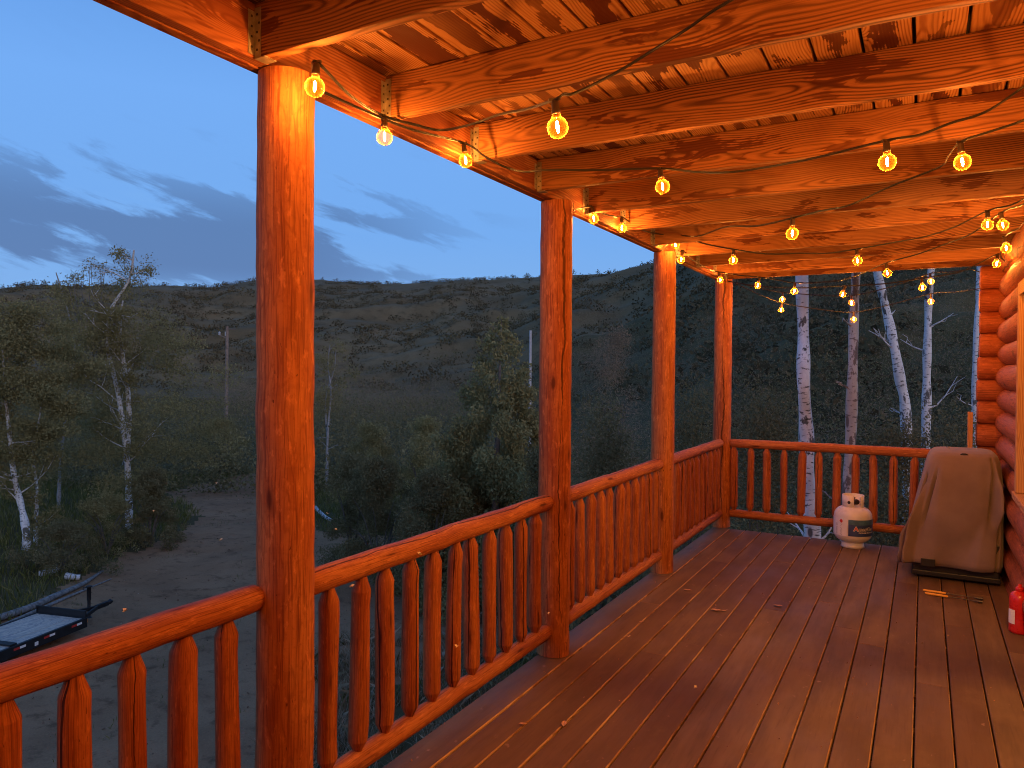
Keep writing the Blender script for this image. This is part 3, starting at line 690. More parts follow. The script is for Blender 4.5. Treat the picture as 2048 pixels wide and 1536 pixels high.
strand('string from the third post past the corner post, low over the end opening', [
    h(-1.71, YP[2]+.12), bx(1365, 521, -1.665), ('c', onplane(1400, 530, 0, -1.68)), bx(1438, 561, -1.64), bz(1519, 572, 2.30), bz(1590, 584, 2.23), cz(1690, 560, 2.30), bz(1772, 548, 2.24), cz(1890, 490, 2.37), bz(2002, 453, 2.36), h(.50, 4.5, 2.43)])
def by(u, v, y): return ('b', onplane(u, v, 1, y))
strand('topmost of three short strings hanging in the end opening', [
    h(-1.70, 7.36), ('c', onplane(1600, 577, 1, 7.0)), by(1690, 590, 6.9), by(1843, 576, 6.8), ('c', onplane(1920, 545, 1, 6.7)), by(1995, 529, 6.6), h(.52, 6.7, 2.40)])
strand('middle one of three short strings hanging in the end opening', [
    h(-1.66, 7.60, ZB-.02), by(1565, 600, 7.75), by(1703, 607, 7.8), by(1860, 564, 7.8), ('c', onplane(1940, 540, 1, 7.75)), h(.45, 7.64, 2.42)])
strand('lowest of three short strings hanging in the end opening', [
    h(-1.68, 7.61, ZB-.025), by(1564, 621, 7.9), by(1707, 640, 8.0), by(1861, 604, 8.0), h(.48, 7.64, 2.30)])
strand('short string with one bulb tucked up beside the log wall top', [h(.50, 7.0, 2.42), bx(2010, 499, .41), h(.50, 4.9, 2.44)])

# wall lantern beside the camera: its caged bulb throws the amber pool and the soft radiating shadows on the near deck
LX, LY, LZ = .44, 3.32, 1.78
ln = thing('wall_lantern', 'caged wall lantern on the log wall, past the right edge of the picture', 'lantern', (LX, LY, LZ))
mb = MB(); mb.box(.515, .54, LY-.05, LY+.05, LZ-.12, LZ+.14); mb.tube([(.52, LY, LZ+.11), (.48, LY, LZ+.13), (LX, LY, LZ+.10)], .010, 10); obj('bracket', mb, M['black'], ln)
mb = MB(); mb.lathe([(.004, .098), (.04, .095), (.085, .062), (.088, .055), (.004, .058)], (LX, LY, LZ), 24); obj('cap', mb, M['black'], ln)
for k in range(7):
    a = .35+2*math.pi*k/7; c_, s_ = math.cos(a), math.sin(a); mb = MB(); r_ = .0055 if k % 3 else .0095
    mb.tube([(LX+.075*c_, LY+.075*s_, LZ+.06), (LX+.078*c_, LY+.078*s_, LZ), (LX+.066*c_, LY+.066*s_, LZ-.09)], r_, 8); obj('cage_bar', mb, M['black'], ln)
mb = MB(); mb.lathe([(.060, -.088), (.072, -.088), (.072, -.096), (.060, -.096), (.060, -.088)], (LX, LY, LZ), 24); obj('cage_ring', mb, M['black'], ln)
mb = MB(); mb.lathe([(.0005, .013), (.007, .010), (.010, .003), (.010, -.003), (.007, -.010), (.0005, -.013)], (LX, LY, LZ), 10)
M['lantern_bulb'] = emis('lantern_bulb_glow', (1, .46, .12), 20000); obj('bulb', mb, M['lantern_bulb'], ln)
# ------------------------------------------------------------------ propane tank
TX, TY = -.535, 7.225
tank = thing('propane_tank', 'white propane tank with navy label by the end railing', 'gas tank', (TX, TY, 0))
R_t = .157
mb = MB(); mb.lathe([(.004, .035), (.06, .037), (.10, .048), (.135, .07), (.152, .098), (R_t, .125), (R_t, .205), (R_t+.0015, .208), (R_t+.0015, .214), (R_t, .217), (R_t, .275), (.153, .300), (.140, .325), (.118, .345), (.085, .361), (.05, .368), (.004, .370)], (TX, TY, 0), 48)
obj('tank_body', mb, M['tank'], tank)
mb = MB(); mb.lathe([(.094, .0), (.100, .0), (.094, .014), (.090, .05), (.086, .05)], (TX, TY, 0), 36); obj('foot_ring', mb, M['tank'], tank)
vd = math.atan2(-TY, -TX)                                    # direction towards the viewer
mb = MB(); rows = []
CO = vd+.42; 
for rr_, z0, z1 in ((.086, .350, .462),):
    a0, a1, n_ = CO+.34, CO+2*math.pi-.34, 40
    for rad_ in (rr_, rr_+.004):
        for zz in ((z0, z1) if rad_ == rr_ else (z1, z0)):
            rows.append([(TX+rad_*math.cos(a0+(a1-a0)*j/n_), TY+rad_*math.sin(a0+(a1-a0)*j/n_), zz-(.012*math.exp(-min(j, n_-j)*.9) if zz == z1 else -.02*math.exp(-min(j, n_-j)*.9))) for j in range(n_+1)])
rows.append(rows[0]); mb.rings(rows, closed=False, cap0=False, cap1=False); obj('collar', mb, M['tank'], tank)
def slot(da, zc, w_, h_, mat, nm):
    m_ = MB(); c0 = vd+da; pr = [(c0+w_*math.cos(t), zc+h_*math.sin(t)) for t in np.linspace(0, 2*math.pi, 15)[:-1]]
    m_.add([(TX+.0912*math.cos(a), TY+.0912*math.sin(a), z) for a, z in pr], [tuple(range(14))]); obj(nm, m_, mat, tank)
slot(-.38, .402, .15, .014, M['dark_knob'], 'hand_hole')
mb = MB(); mb.lathe([(.004, .365), (.022, .365), (.022, .385), (.014, .39), (.014, .425), (.018, .428), (.018, .44), (.003, .442)], (TX, TY, 0), 16)
dx, dy = math.cos(CO), math.sin(CO); mb.tube([(TX, TY, .405), (TX+dx*.05, TY+dy*.05, .405)], .013, 12); obj('valve', mb, M['valve'], tank)
mb = MB(); mb.tube([(TX+dx*.045, TY+dy*.045, .408), (TX+dx*.058, TY+dy*.058, .408), (TX+dx*.075, TY+dy*.075, .408), (TX+dx*.082, TY+dy*.082, .408)], [.018, .024, .024, .018], 14); obj('knob', mb, M['dark_knob'], tank)
def wrap(a0, a1, z0, z1, r, mat, nm, parent, n_=20):
    m_ = MB(); m_.rings([[(TX+r*math.cos(a0+(a1-a0)*j/n_), TY+r*math.sin(a0+(a1-a0)*j/n_), z) for j in range(n_+1)] for z in (z0, z1)], closed=False, cap0=False, cap1=False)
    return obj(nm, m_, mat, parent)
# facing the viewer, angles grow to the right
wl = wrap(vd-1.45, vd-.30, .112, .268, R_t+.003, M['paper'], 'warning_label', tank)
bl = wrap(vd-.225, vd+1.55, .118, .262, R_t+.003, M['navy'], 'brand_label', tank)
wrap(vd-.225, vd+1.55, .218, .262, R_t+.0038, M['teal'], 'label_sky', bl)
def curved_pts(pts, a_c, z_c, r): return [(TX+r*math.cos(a_c+x/R_t), TY+r*math.sin(a_c+x/R_t), z_c+y) for x, y in pts]
mb = MB(); mb.add(curved_pts([(-.0, -.020), (.017, 0), (0, .020), (-.017, 0)], vd-.62, .243, R_t+.005), [(0, 1, 2, 3)]); obj('hazard_diamond', mb, M['lab_red'], wl)
mb = MB(); z = .216
while z > .118:
    if abs(z-.19) > .004:
        w_ = rng.uniform(.055, .068)
        mb.add(curved_pts([(-.034, -.0014), (-.034+w_, -.0014), (-.034+w_, .0012), (-.034, .0012)], vd-.75, z, R_t+.005), [(0, 1, 2, 3)])
    z -= .0062
obj('fine_print', mb, M['lab_gray'], wl)
def text_mesh(s_, size, bold=0.0, shear=0.0):
    cu = D.curves.new('lettering', 'FONT'); cu.body = s_; cu.size = size; cu.offset = bold; cu.shear = shear; cu.resolution_u = 3
    o = D.objects.new('lettering', cu); COL.objects.link(o); bpy.context.view_layer.update()
    me = D.meshes.new_from_object(o.evaluated_get(bpy.context.evaluated_depsgraph_get()))
    vs = [(v.co.x, v.co.y) for v in me.vertices]; fs = [tuple(p.vertices) for p in me.polygons]
    D.objects.remove(o); D.curves.remove(cu); D.meshes.remove(me); return vs, fs
def lettering(s_, size, a, z, r, mat, nm, parent, bold=0.0, shear=0.0):
    vs, fs = text_mesh(s_, size, bold, shear); m_ = MB(); m_.add(curved_pts(vs, a, z, r), fs); return obj(nm, m_, mat, parent), (max(v[0] for v in vs) if vs else 0)
lettering('A', .052, vd+.055, .168, R_t+.0050, M['lab_white'], 'letter_outline', bl, .0035)
_, wA = lettering('A', .052, vd+.055, .168, R_t+.0060, M['lab_red'], 'red_letter', bl, .0008)
lettering('meriGas', .043, vd+.055+(wA+.002)/R_t, .168, R_t+.0050, M['lab_white'], 'brand_outline', bl, .0022)
lettering('meriGas', .043, vd+.055+(wA+.002)/R_t, .168, R_t+.0060, M['black'], 'brand_lettering', bl, .0002)
lettering('PROPANE EXCHANGE', .0155, vd+.30, .146, R_t+.0050, M['lab_white'], 'small_lettering', bl, .0004)

# ------------------------------------------------------------------ grill under its cover
gr = thing('covered_grill', 'grill under a taupe fabric cover beside the log wall', 'grill', (.23, 6.65, 0))
zs = [.115, .14, .22, .32, .42, .52, .62, .70, .77, .83, .885, .925, .946, .955, .960]
x0s = [-.112, -.118, -.108, -.090, -.068, -.048, -.028, -.010, .006, .020, .034, .052, .075, .11, .19]
x1s = [.528, .532, .535, .535, .535, .535, .533, .53, .526, .520, .512, .498, .475, .44, .36]
f0s = [6.30, 6.285, 6.30, 6.325, 6.35, 6.37, 6.385, 6.395, 6.41, 6.43, 6.455, 6.49, 6.54, 6.60, 6.66]
f1s = [7.22, 7.22, 7.21, 7.20, 7.19, 7.18, 7.17, 7.16, 7.15, 7.13, 7.11, 7.08, 7.03, 6.97, 6.90]
NS = 176; mb = MB(); rows = []
def fold(t, hgt):                                            # draped folds: a few long valleys that fade upwards
    o = 0
    for c_, w_, a_, h0, h1 in ((-2.55, .10, -.042, .1, .80), (-2.32, .14, .034, .05, .72), (-2.02, .08, -.022, .35, .85), (-1.65, .30, .012, .3, .9), (-1.18, .10, -.030, .45, .93), (-.95, .16, .026, .40, .88), (-2.80, .09, .03, .0, .55),
                               (-1.45, .07, -.014, .0, .5), (-.75, .08, -.02, 0, .6), (2.9, .12, -.03, .1, .8), (1.6, .2, .02, 0, .7), (.3, .15, -.02, 0, .8)):
        d_ = math.atan2(math.sin(t-c_-(.35*(hgt-.5) if a_ < 0 else -.2*(hgt-.4))), math.cos(t-c_-(.35*(hgt-.5) if a_ < 0 else -.2*(hgt-.4))))
        k_ = max(0.0, min(1, (hgt-h0)/.15, (h1-hgt)/.15)) if h0 > .06 else max(0.0, min(1, (h1-hgt)/.25))
        o += a_*max(0.0, 1-abs(d_)/(w_*1.25))*k_
    return o
for i in range(len(zs)*3-2):
    q = i/3; a = int(q); b = min(a+1, len(zs)-1); f_ = q-a; I = lambda L: L[a]*(1-f_)+L[b]*f_
    z, xa, xb_, ya, yb_ = I(zs), I(x0s), I(x1s), I(f0s), I(f1s); row = []
    for j in range(NS):
        t = 2*math.pi*j/NS-math.pi; c_, s_ = math.cos(t), math.sin(t); e_ = 2/5.4
        px = math.copysign(abs(c_)**e_, c_); py = math.copysign(abs(s_)**e_, s_); k_ = fold(t, z)*2.1
        zz = z+(.014*math.sin(3*t+1)+.012*math.sin(5*t) if i == 0 else 0)
        row.append(((xa+xb_)/2+px*((xb_-xa)/2+k_), (ya+yb_)/2+py*((yb_-ya)/2+k_*1.3), zz))
    rows.append(row)
mb.rings(rows, cap0=False); cv_o = obj('fabric_cover', mb, M['cover'], gr)
sm_ = cv_o.modifiers.new('thick', 'SOLIDIFY'); sm_.thickness = .003; sm_.offset = -1
mb = MB(); tp = [(.275+.026*math.cos(t), 6.585+.013*math.sin(t), .9685) for t in np.linspace(0, 6.28, 15)[:-1]]
mb.tube([(.25, 6.515, .938), (.263, 6.512, .944), (.285, 6.512, .944), (.300, 6.515, .938)], [.003, .0062, .0062, .003], 8); obj('vent_tab', mb, M['black'], gr)
mb = MB(); mb.box(.0, .095, 6.272, 6.279, .115, .172); obj('hem_strap', mb, M['black'], gr, bevel=.003)
mb = MB(); mb.box(-.05, .50, 6.38, 7.15, .035, .30); mb.box(-.06, .51, 6.37, 7.16, .022, .06)
for x, y in ((0, 6.42), (.45, 6.42), (0, 7.1), (.45, 7.1)): mb.tube([(x-.02, y, .028), (x+.02, y, .028)], .028, 14)
obj('grill_cart', mb, M['black'], gr, bevel=.006)

# ------------------------------------------------------------------ small things on the deck
def utensil(label, u, v, ang, L):
    p = onplane(u, v, 2, .012); t = thing('grill_tool', label, 'grill tool', (p[0], p[1], 0), 'yellow handled tools on the deck'); d = np.array([math.cos(ang), math.sin(ang), 0])
    mb = MB(); mb.tube([p, p+d*.01, p+d*.13, p+d*.14], [.006, .0085, .0085, .006], 10); obj('handle', mb, M['yellow'], t)
    mb = MB(); q = p+d*.14; mb.tube([q, q+d*(L-.14)], [.004, .0035], 8); mb.tube([q+d*(L-.20), q+d*(L-.16), q+d*(L-.14)], [.004, .011, .009], 8); obj('shaft', mb, M['steel'], t)
utensil('yellow-handled grill tool lying nearer the covered grill', 1846, 1180, -.06, .36)
utensil('yellow-handled grill tool lying in front of the other one', 1850, 1186, -.10, .34)
bt = onplane(2034, 1268, 2, 0); BX, BY = bt[0]+.012, bt[1]+.03
bo = thing('fuel_bottle', 'red plastic bottle standing on the deck at the right edge', 'bottle', (BX, BY, 0))
mb = MB(); mb.lathe([(.003, .0), (.045, .001), (.052, .008), (.053, .02), (.052, .09), (.050, .10), (.052, .115), (.053, .20), (.050, .222), (.040, .240), (.024, .250), (.018, .253)], (BX, BY, 0), 28); obj('bottle_body', mb, M['bottle'], bo)
mb = MB(); mb.lathe([(.020, .252), (.022, .254), (.022, .272), (.019, .275), (.011, .277), (.010, .292), (.003, .293)], (BX, BY, 0), 18); obj('cap', mb, M['bottle'], bo)
mb = MB(); a0 = math.atan2(-BY, -BX); mb.rings([[(BX+.0545*math.cos(a0-1.3+.9*j/10), BY+.0545*math.sin(a0-1.3+.9*j/10), z) for j in range(11)] for z in (.06, .075, .13, .145)], closed=False, cap0=False, cap1=False); obj('bottle_label', mb, M['paper'], bo)
def leaf(label, u, v, size, ang, nm='fallen_leaf'):
    p = onplane(u, v, 2, .006); mb = MB(); c, s_ = math.cos(ang), math.sin(ang); L = size
    pr = [(-1, 0, .1), (-.55, .34, .22), (0, .48, .12), (.6, .3, .25), (1, 0, .1), (.6, -.32, .3), (0, -.46, .16), (-.55, -.32, .26)]
    vs = [(p[0]+L*(x*c-y*s_), p[1]+L*(x*s_+y*c), .004+L*z*.6) for x, y, z in pr]+[(p[0], p[1], .004)]
    mb.add(vs, [(8, i, (i+1) % 8) for i in range(8)]); o = obj(nm, mb, M['dry_leaf']); s2 = o.modifiers.new('t', 'SOLIDIFY'); s2.thickness = .0012
    return tag(o, label, 'leaf', 'dry leaves on the deck')
for a in (('dry curled leaf caught in a gap low on the deck near the railing', 1046, 1447, .018, .4), ('pale pinkish dry leaf lying near the bottom of the deck', 1128, 1447, .026, 1.9),
          ('long pale leaf scrap in the middle of the deck', 1432, 1220, .035, .2), ('pair-like pale leaf scrap beside the long one', 1448, 1221, .02, .9),
          ('thin leaf scrap on the deck left of the tank', 1556, 1211, .03, .1), ('small leaf in a gap between the second post and mid deck', 1283, 1243, .016, .8),
          ('tiny pale leaf scrap in front of the grill tools', 1925, 1196, .013, .5), ('leaf scrap lying toward the far end of the deck', 1375, 1180, .028, .3)):
    leaf(*a)
# crumbs of leaf and dirt
N = 260; C = np.stack([rng.uniform(-1.75, .5, N), rng.uniform(1.6, 7.3, N), np.full(N, .004)], 1)
o = foliage('leaf_litter', C, rng.uniform(.002, .007, N), M['dry_leaf'], upbias=0); tag(o, 'tiny crumbs of leaf litter scattered on the deck', 'litter', kind='stuff')

# moths caught in the light
def moth(label, p, ang):
    p = np.array(p); t = thing('moth', label, 'moth', tuple(p), 'small moths flying around the porch'); c, s_ = math.cos(ang), math.sin(ang)
    mb = MB(); mb.tube([p+np.array([c*.007*k, s_*.007*k, .002*k]) for k in (-1, -.3, .4, 1)], [.0008, .002, .0018, .0007], 8); obj('body', mb, M['moth'], t)
    for sg in (-1, 1):
        mb = MB(); n_ = np.array([-s_*sg, c*sg, .55]); f_ = np.array([c, s_, 0])
        mb.add([p+f_*.002, p+f_*.007+n_*.008, p-f_*.003+n_*.010, p-f_*.005+n_*.002], [(0, 1, 2, 3)]); obj('wing', mb, M['moth'], t)
for k, (lab, u, v, d) in enumerate((('moth in front of the driveway bend, left of the nearest post', 440, 1080, 2.9), ('moth above the nearest railing, right of the trailer', 250, 1221, 2.3), ('moth before the road, far up left of the nearest post', 433, 966, 4.5),
        ('moth over the bushes just right of the nearest post', 672, 1059, 3.6), ('moth higher beside the nearest post, over the bushes', 656, 1027, 4.2), ('moth by the baluster top right of the nearest post', 703, 1173, 2.3),
        ('moth by a middle baluster of the second railing', 914, 1293, 2.7), ('moth beside the foot of the second post', 1096, 1227, 3.6), ('moth under the top rail of the second railing', 840, 1108, 2.4), ('moth low over the deck left of centre', 1257, 1273, 3.7), ('moth low over the deck in the lower centre', 1391, 1375, 3.1), ('moth over the road edge, beside the distant bushes', 308, 1022, 4.4))):
    moth(lab, at(u, v, d), k*1.3)

# ------------------------------------------------------------------ trailer
TZ = CAM[2]-6.65
B_ = onplane(168, 1237, 2, TZ)[:2]; C_ = onplane(0, 1303, 2, TZ)[:2]; A_ = onplane(59.6, 1231, 2, TZ)[:2]
lx = (C_-B_)/np.linalg.norm(C_-B_); wx = np.array([-lx[1], lx[0]]); wx = wx if wx@(A_-B_) > 0 else -wx
Wt, Lt = 1.58, 4.9
def tp(a, b, z): q = B_+lx*a+wx*b; return (q[0], q[1], z)
gz0 = hz(*(B_+lx*2+wx*.7))
tr = thing('flatbed_trailer', 'black flatbed trailer with grey plank deck parked on the dirt', 'trailer', (B_[0], B_[1], gz0))
def tbox(mb, a0, a1, b0, b1, z0, z1, seed=0, mi=0):
    vs = [tp(a, b, z) for z in (z0, z1) for b in (b0, b1) for a in (a0, a1)]
    wc = [(a-a0, z, b-(b0+b1)/2) for z in (z0, z1) for b in (b0, b1) for a in (a0, a1)]
    mb.add(vs, [(0, 2, 3, 1), (4, 5, 7, 6), (0, 1, 5, 4), (2, 6, 7, 3), (0, 4, 6, 2), (1, 3, 7, 5)], wc, seed, mi)
M['grey_plank'] = lumber('weathered_planks', (.54, .44, .34), (.64, .53, .42), (.26, .25, .25), (.30, .29, .3), .5, .56)
mb = MB()
for k in range(9): tbox(mb, .02, Lt, .03+k*(Wt-.06)/9, .03+(k+1)*(Wt-.06)/9-.006, TZ-.05, TZ+rng.uniform(-.004, .004), k*.7)
obj('plank_deck', mb, M['grey_plank'], tr)
mb = MB(); tbox(mb, -.01, Lt+.02, -.05, .028, TZ-.24, TZ+.012); tbox(mb, -.01, Lt+.02, Wt-.028, Wt+.05, TZ-.24, TZ+.012)
tbox(mb, -.06, -.012, -.05, Wt+.05, TZ-.24, TZ+.012)
for k in range(5): tbox(mb, .5+k, .56+k, .03, Wt-.03, TZ-.2, TZ-.052)
obj('frame', mb, M['trailer_black'], tr, bevel=.008)
mb = MB(); tbox(mb, -.055, -.015, -.03, Wt+.03, TZ+.16, TZ+.20); tbox(mb, -.055, -.015, -.03, .01, TZ+.0125, TZ+.16); tbox(mb, -.055, -.015, Wt-.01, Wt+.03, TZ+.0125, TZ+.16); tbox(mb, -.045, -.03, .012, Wt-.012, TZ+.0125, TZ+.158)
obj('front_rail', mb, M['trailer_black'], tr, bevel=.005)
mb = MB(); mw = MB(); 
for k in range(5):
    a = .12+k*.82; tbox(mb, a+.16, a+.32, -.056, -.052, TZ-.10, TZ-.045); tbox(mw, a, a+.158, -.056, -.052, TZ-.10, TZ-.045)
tbox(mw, 1.42, 1.52, -.057, -.053, TZ-.18, TZ-.09)
obj('red_reflector_tape', mb, M['tape_red'], tr); obj('white_reflector_tape', mw, M['tape_white'], tr)
mb = MB(); tbox(mb, 1.95, 2.12, .0, Wt, TZ+.015, TZ+.055); obj('dovetail_bar', mb, M['trailer_black'], tr)
mb = MB(); tbox(mb, -.07, -.061, -.045, .0, TZ-.12, TZ-.03); obj('marker_light', mb, M['amber'], tr)
mb = MB()
for b0 in (.25, Wt-.32):
    b1 = Wt/2-.04
    vs = [tp(-.06, b0, TZ-.2), tp(-.06, b0+.07, TZ-.2), tp(-1.25, b1+.07, TZ-.2), tp(-1.25, b1, TZ-.2)]; vs += [(x, y, z+.1) for x, y, z in vs]
    mb.add(vs, [(3, 2, 1, 0), (4, 5, 6, 7), (0, 1, 5, 4), (1, 2, 6, 5), (2, 3, 7, 6), (3, 0, 4, 7)])
tbox(mb, -1.62, -1.2, Wt/2-.05, Wt/2+.05, TZ-.21, TZ-.09); mb.tube([tp(-1.62, Wt/2, TZ-.14), tp(-1.7, Wt/2, TZ-.13), tp(-1.78, Wt/2, TZ-.15)], [.05, .075, .03], 12)
obj('coupler_tongue', mb, M['trailer_black'], tr, bevel=.006)
mb = MB(); c_ = (-1.05, Wt/2+.10); mb.tube([tp(*c_, gz0+.02), tp(*c_, gz0+.05), tp(*c_, TZ+.1)], [.09, .042, .042], 12); mb.tube([tp(*c_, TZ+.1), tp(*c_, TZ+.46), tp(*c_, TZ+.48), tp(*c_, TZ+.50)], [.055, .055, .095, .07], 14)
mb.tube([tp(c_[0], c_[1]-.02, TZ+.44), tp(c_[0], c_[1]+.2, TZ+.44), tp(c_[0], c_[1]+.2, TZ+.36)], .012, 8)
obj('jack', mb, M['trailer_black'], tr)
for a in (2.5, 3.35):
    for b0 in (.06, Wt-.24):
        mb = MB(); pr = [(.34, 0), (.36, .03), (.36, .15), (.34, .18), (.2, .17), (.2, .01)]
        rows = [[tp(a+r*math.cos(t), b0+b, TZ-.34+r*math.sin(t)) for t in np.linspace(0, 2*math.pi, 25)[:-1]] for r, b in pr]; rows.append(rows[0])
        mb.rings(rows, cap0=False, cap1=False); o = obj('wheel', mb, M['rubber'], tr)
        mb = MB(); rows = [[tp(a+r*math.cos(t), b0+b, TZ-.34+r*math.sin(t)) for t in np.linspace(0, 2*math.pi, 19)[:-1]] for r, b in ((.2, .02), (.17, .04), (.05, .03))]; mb.rings(rows, cap0=False); obj('rim', mb, M['zinc'], o)

# ------------------------------------------------------------------ fallen wood by the driveway
def gp(u, v, dz=0.0):
    p = onplane(u, v, 2, GZ)
    for _ in range(6):
        p = onplane(u, v, 2, hz(p[0], p[1])+dz)
    return p
def fallen(name, label, px, r, mat, cat='log'):
    pts = smooth_path([gp(u, v, r_) for (u, v), r_ in zip(px, r)], 14); rr = np.interp(np.linspace(0, 1, 14), np.linspace(0, 1, len(r)), r)
    mb = MB(); mb.tube(pts, rr, 10, seed=hash_(label), wob=.06); tag(obj(name, mb, mat), label, cat)
fallen('fallen_branch', 'thick grey fallen branch lying behind the trailer', [(-30, 1245), (60, 1215), (110, 1192), (165, 1168), (205, 1142)], [.10, .10, .09, .07, .04], M['deadwood'], 'branch')
fallen('fallen_branch', 'thin grey fallen branch lying in front of the thicker one', [(-20, 1262), (90, 1214), (150, 1188), (222, 1158)], [.05, .05, .04, .02], M['deadwood'], 'branch')
fallen('log_chunk', 'short white aspen log lying in the grass at left', [(81, 1147), (100, 1143), (114, 1139)], [.10, .10, .095], M['aspen'])
fallen('log_chunk', 'short white aspen log nearer the fallen branch', [(132, 1152), (146, 1154), (160, 1155)], [.12, .11, .10], M['aspen'])

# ------------------------------------------------------------------ utility poles
d = 62.0; top = at(456, 653, d); base = at(452, 842, d); base[2] = hz(base[0], base[1])-.2; top[0], top[1] = base[0]+.15, base[1]
up_ = thing('utility_pole', 'wooden utility pole with crossarm left of the nearest post', 'utility pole', tuple(base))
mb = MB(); mb.tube([base, (base+top)/2, top], [.17, .15, .12], 12); obj('pole', mb, M['pole'], up_)
rr_ = np.array([rt[0], rt[1], 0]); 
mb = MB(); p = top-np.array([0, 0, .22]); mb.tube([p-rr_*.05, p+rr_*.75+np.array([0, 0, -.02])], .035, 8); q = top-np.array([0, 0, 1.0]); mb.tube([q, q-rr_*.65+np.array([0, 0, .25])], .04, 8); obj('crossarm', mb, M['pole'], up_)
mb = MB(); p = q-rr_*.65; mb.lathe([(.004, .25), (.09, .27), (.10, .33), (.07, .37), (.10, .41), (.09, .5), (.03, .56), (.004, .57)], tuple(p), 12); p2 = top-rr_*.1-np.array([0, 0, .55]); mb.tube([p2-np.array([0, 0, .25]), p2+np.array([0, 0, .1])], .10, 12); obj('insulator', mb, M['ceramic'], up_)
top = at(1061, 661, 44); base = top.copy(); base[2] = hz(base[0], base[1])-.2
mb = MB(); mb.tube([base, (base+top)/2, top], [.10, .085, .075], 10); tag(obj('pole', mb, M['pale_post']), 'bare pale pole top rising beside the conifer', 'pole')

# ------------------------------------------------------------------ trees
def tree(label, trunk_px, depth, r0, bark, leafm, clumps, nleaf, lsize, nb=16, bl=(.5, 1.6), name='aspen_tree', seed=0, group=None, tip_leaf=True, lo=.35, extra=()):
    """trunk_px: list of (u,v) from foot to tip at this depth; clumps: (u, v, ru, rv) crown clumps in the same plane, given real thickness"""
    rg = np.random.default_rng(seed); P = [at(u, v, depth+rg.normal(0, .05)*i) for i, (u, v) in enumerate(trunk_px)]
    b = P[0].copy(); b[2] = min(hz(b[0], b[1])-.1, b[2]); dn = P[0][2]-b[2]; lean = (P[0]-P[1])/max(.2, P[1][2]-P[0][2]); foot = []
    for f_ in (1.0, .66, .33):
        if dn > .8: q = P[0].copy(); q[2] = P[0][2]-dn*f_; q[:2] = P[0][:2]+lean[:2]*min(1.2, dn*.5)*(1-(1-f_)**2)*.6; foot.append(q)
    foot = foot or [b]; b = foot[0]; path = smooth_path(foot+P, 44); t = thing(name, label, 'tree', (b[0], b[1], b[2]), group)
    mb = MB(); rr = np.linspace(1, .22 if nleaf else .6, len(path))*r0; mb.tube(path, rr*(1+.10*np.sin(np.arange(len(path))*.9+seed)), 14, seed=seed*.37+.1, wob=.08, wseed=seed)
    tips = branches(mb, path, nb, bl[0], bl[1], r0*.22, seed+5, lo=lo); obj('trunk', mb, bark, t)
    for ex, er in extra:
        mb = MB(); pe = smooth_path([at(u, v, depth+.2) for u, v in ex], 18); mb.tube(pe, np.linspace(1, .25, 18)*er, 12, seed=seed*.5+.4, wob=.05, wseed=seed+3)
        tips += branches(mb, pe, nb//2, bl[0]*.8, bl[1]*.8, er*.25, seed+9, lo=.3); obj('trunk', mb, bark, t)
    if nleaf:
        cs, rs = [], []
        for (u, v, ru, rv) in clumps:
            k = depth/F; c = at(u, v, depth)
            for _ in range(12):
                a = rg.normal(0, .62, 3); cs.append(c+rt*a[0]*ru*k+up*a[1]*rv*k+fw*a[2]*max(ru, rv)*.7*k); s_ = rg.uniform(.25, .75); rs.append((ru*k*s_, ru*k*s_, rv*k*s_*.7))
        C, tone = cloud(cs, rs, nleaf)
        if tip_leaf and tips:
            T = np.array(tips); kk = rg.integers(0, len(T), nleaf//3); C = np.concatenate([C, T[kk]+rg.normal(0, .16, (len(kk), 3))]); tone = np.concatenate([tone, np.full(len(kk), .5)])
        foliage('crown', C, rg.uniform(.6, 1.3, len(C))*lsize, leafm, t, tone)
    return t
# big twin-stemmed aspen left of the nearest post
tree('tall aspen with twin white stems and a leafy tuft against the sky', [(255, 935), (248, 860), (232, 770), (215, 690), (222, 620), (258, 560), (268, 500)], 33, .17, M['aspen'], M['leaf_aspen'],
     [(265, 535, 36, 40), (290, 560, 26, 30), (250, 575, 26, 26), (230, 650, 75, 60), (330, 690, 60, 60), (150, 690, 60, 70), (300, 790, 85, 70), (170, 800, 70, 70), (350, 850, 70, 50), (240, 900, 120, 60), (400, 900, 60, 40)], 36000, .048, 26, (.8, 2.6), seed=3,
     extra=[([(252, 930), (258, 820), (250, 740), (240, 660), (246, 600)], .14)])
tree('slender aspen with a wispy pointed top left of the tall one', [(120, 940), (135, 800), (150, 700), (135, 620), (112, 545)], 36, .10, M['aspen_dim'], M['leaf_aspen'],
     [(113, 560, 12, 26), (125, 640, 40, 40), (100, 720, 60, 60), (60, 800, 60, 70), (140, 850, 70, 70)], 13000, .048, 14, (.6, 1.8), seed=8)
# bare stems between them
t_ = thing('bare_sapling', 'cluster of thin leafless stems against the sky at left', 'tree', tuple(at(170, 800, 35)))
mb = MB()
for u0, u1, v1 in ((150, 136, 560), (158, 146, 548), (170, 162, 560), (178, 180, 535), (190, 182, 520), (200, 205, 530), (205, 201, 545), (188, 214, 518)):
    mb.tube(smooth_path([at(u0+25, 760, 35), at(u0+8, 660, 35), at((u0+u1)/2, 600, 35), at(u1, v1, 35)], 10), np.linspace(.035, .008, 10), 5, seed=u0*.01)
obj('stem', mb, M['twig'], t_)
tree('leaning white-barked aspen at the far left edge, foot in the grass', [(52, 1062), (42, 1010), (28, 950), (20, 880), (12, 800), (5, 700)], 27, .15, M['aspen'], M['leaf_aspen'],
     [(20, 680, 60, 60), (60, 760, 70, 60), (-10, 800, 60, 70), (90, 850, 60, 50), (30, 900, 60, 45), (-60, 720, 70, 90)], 26000, .043, 18, (.6, 2.0), seed=12)
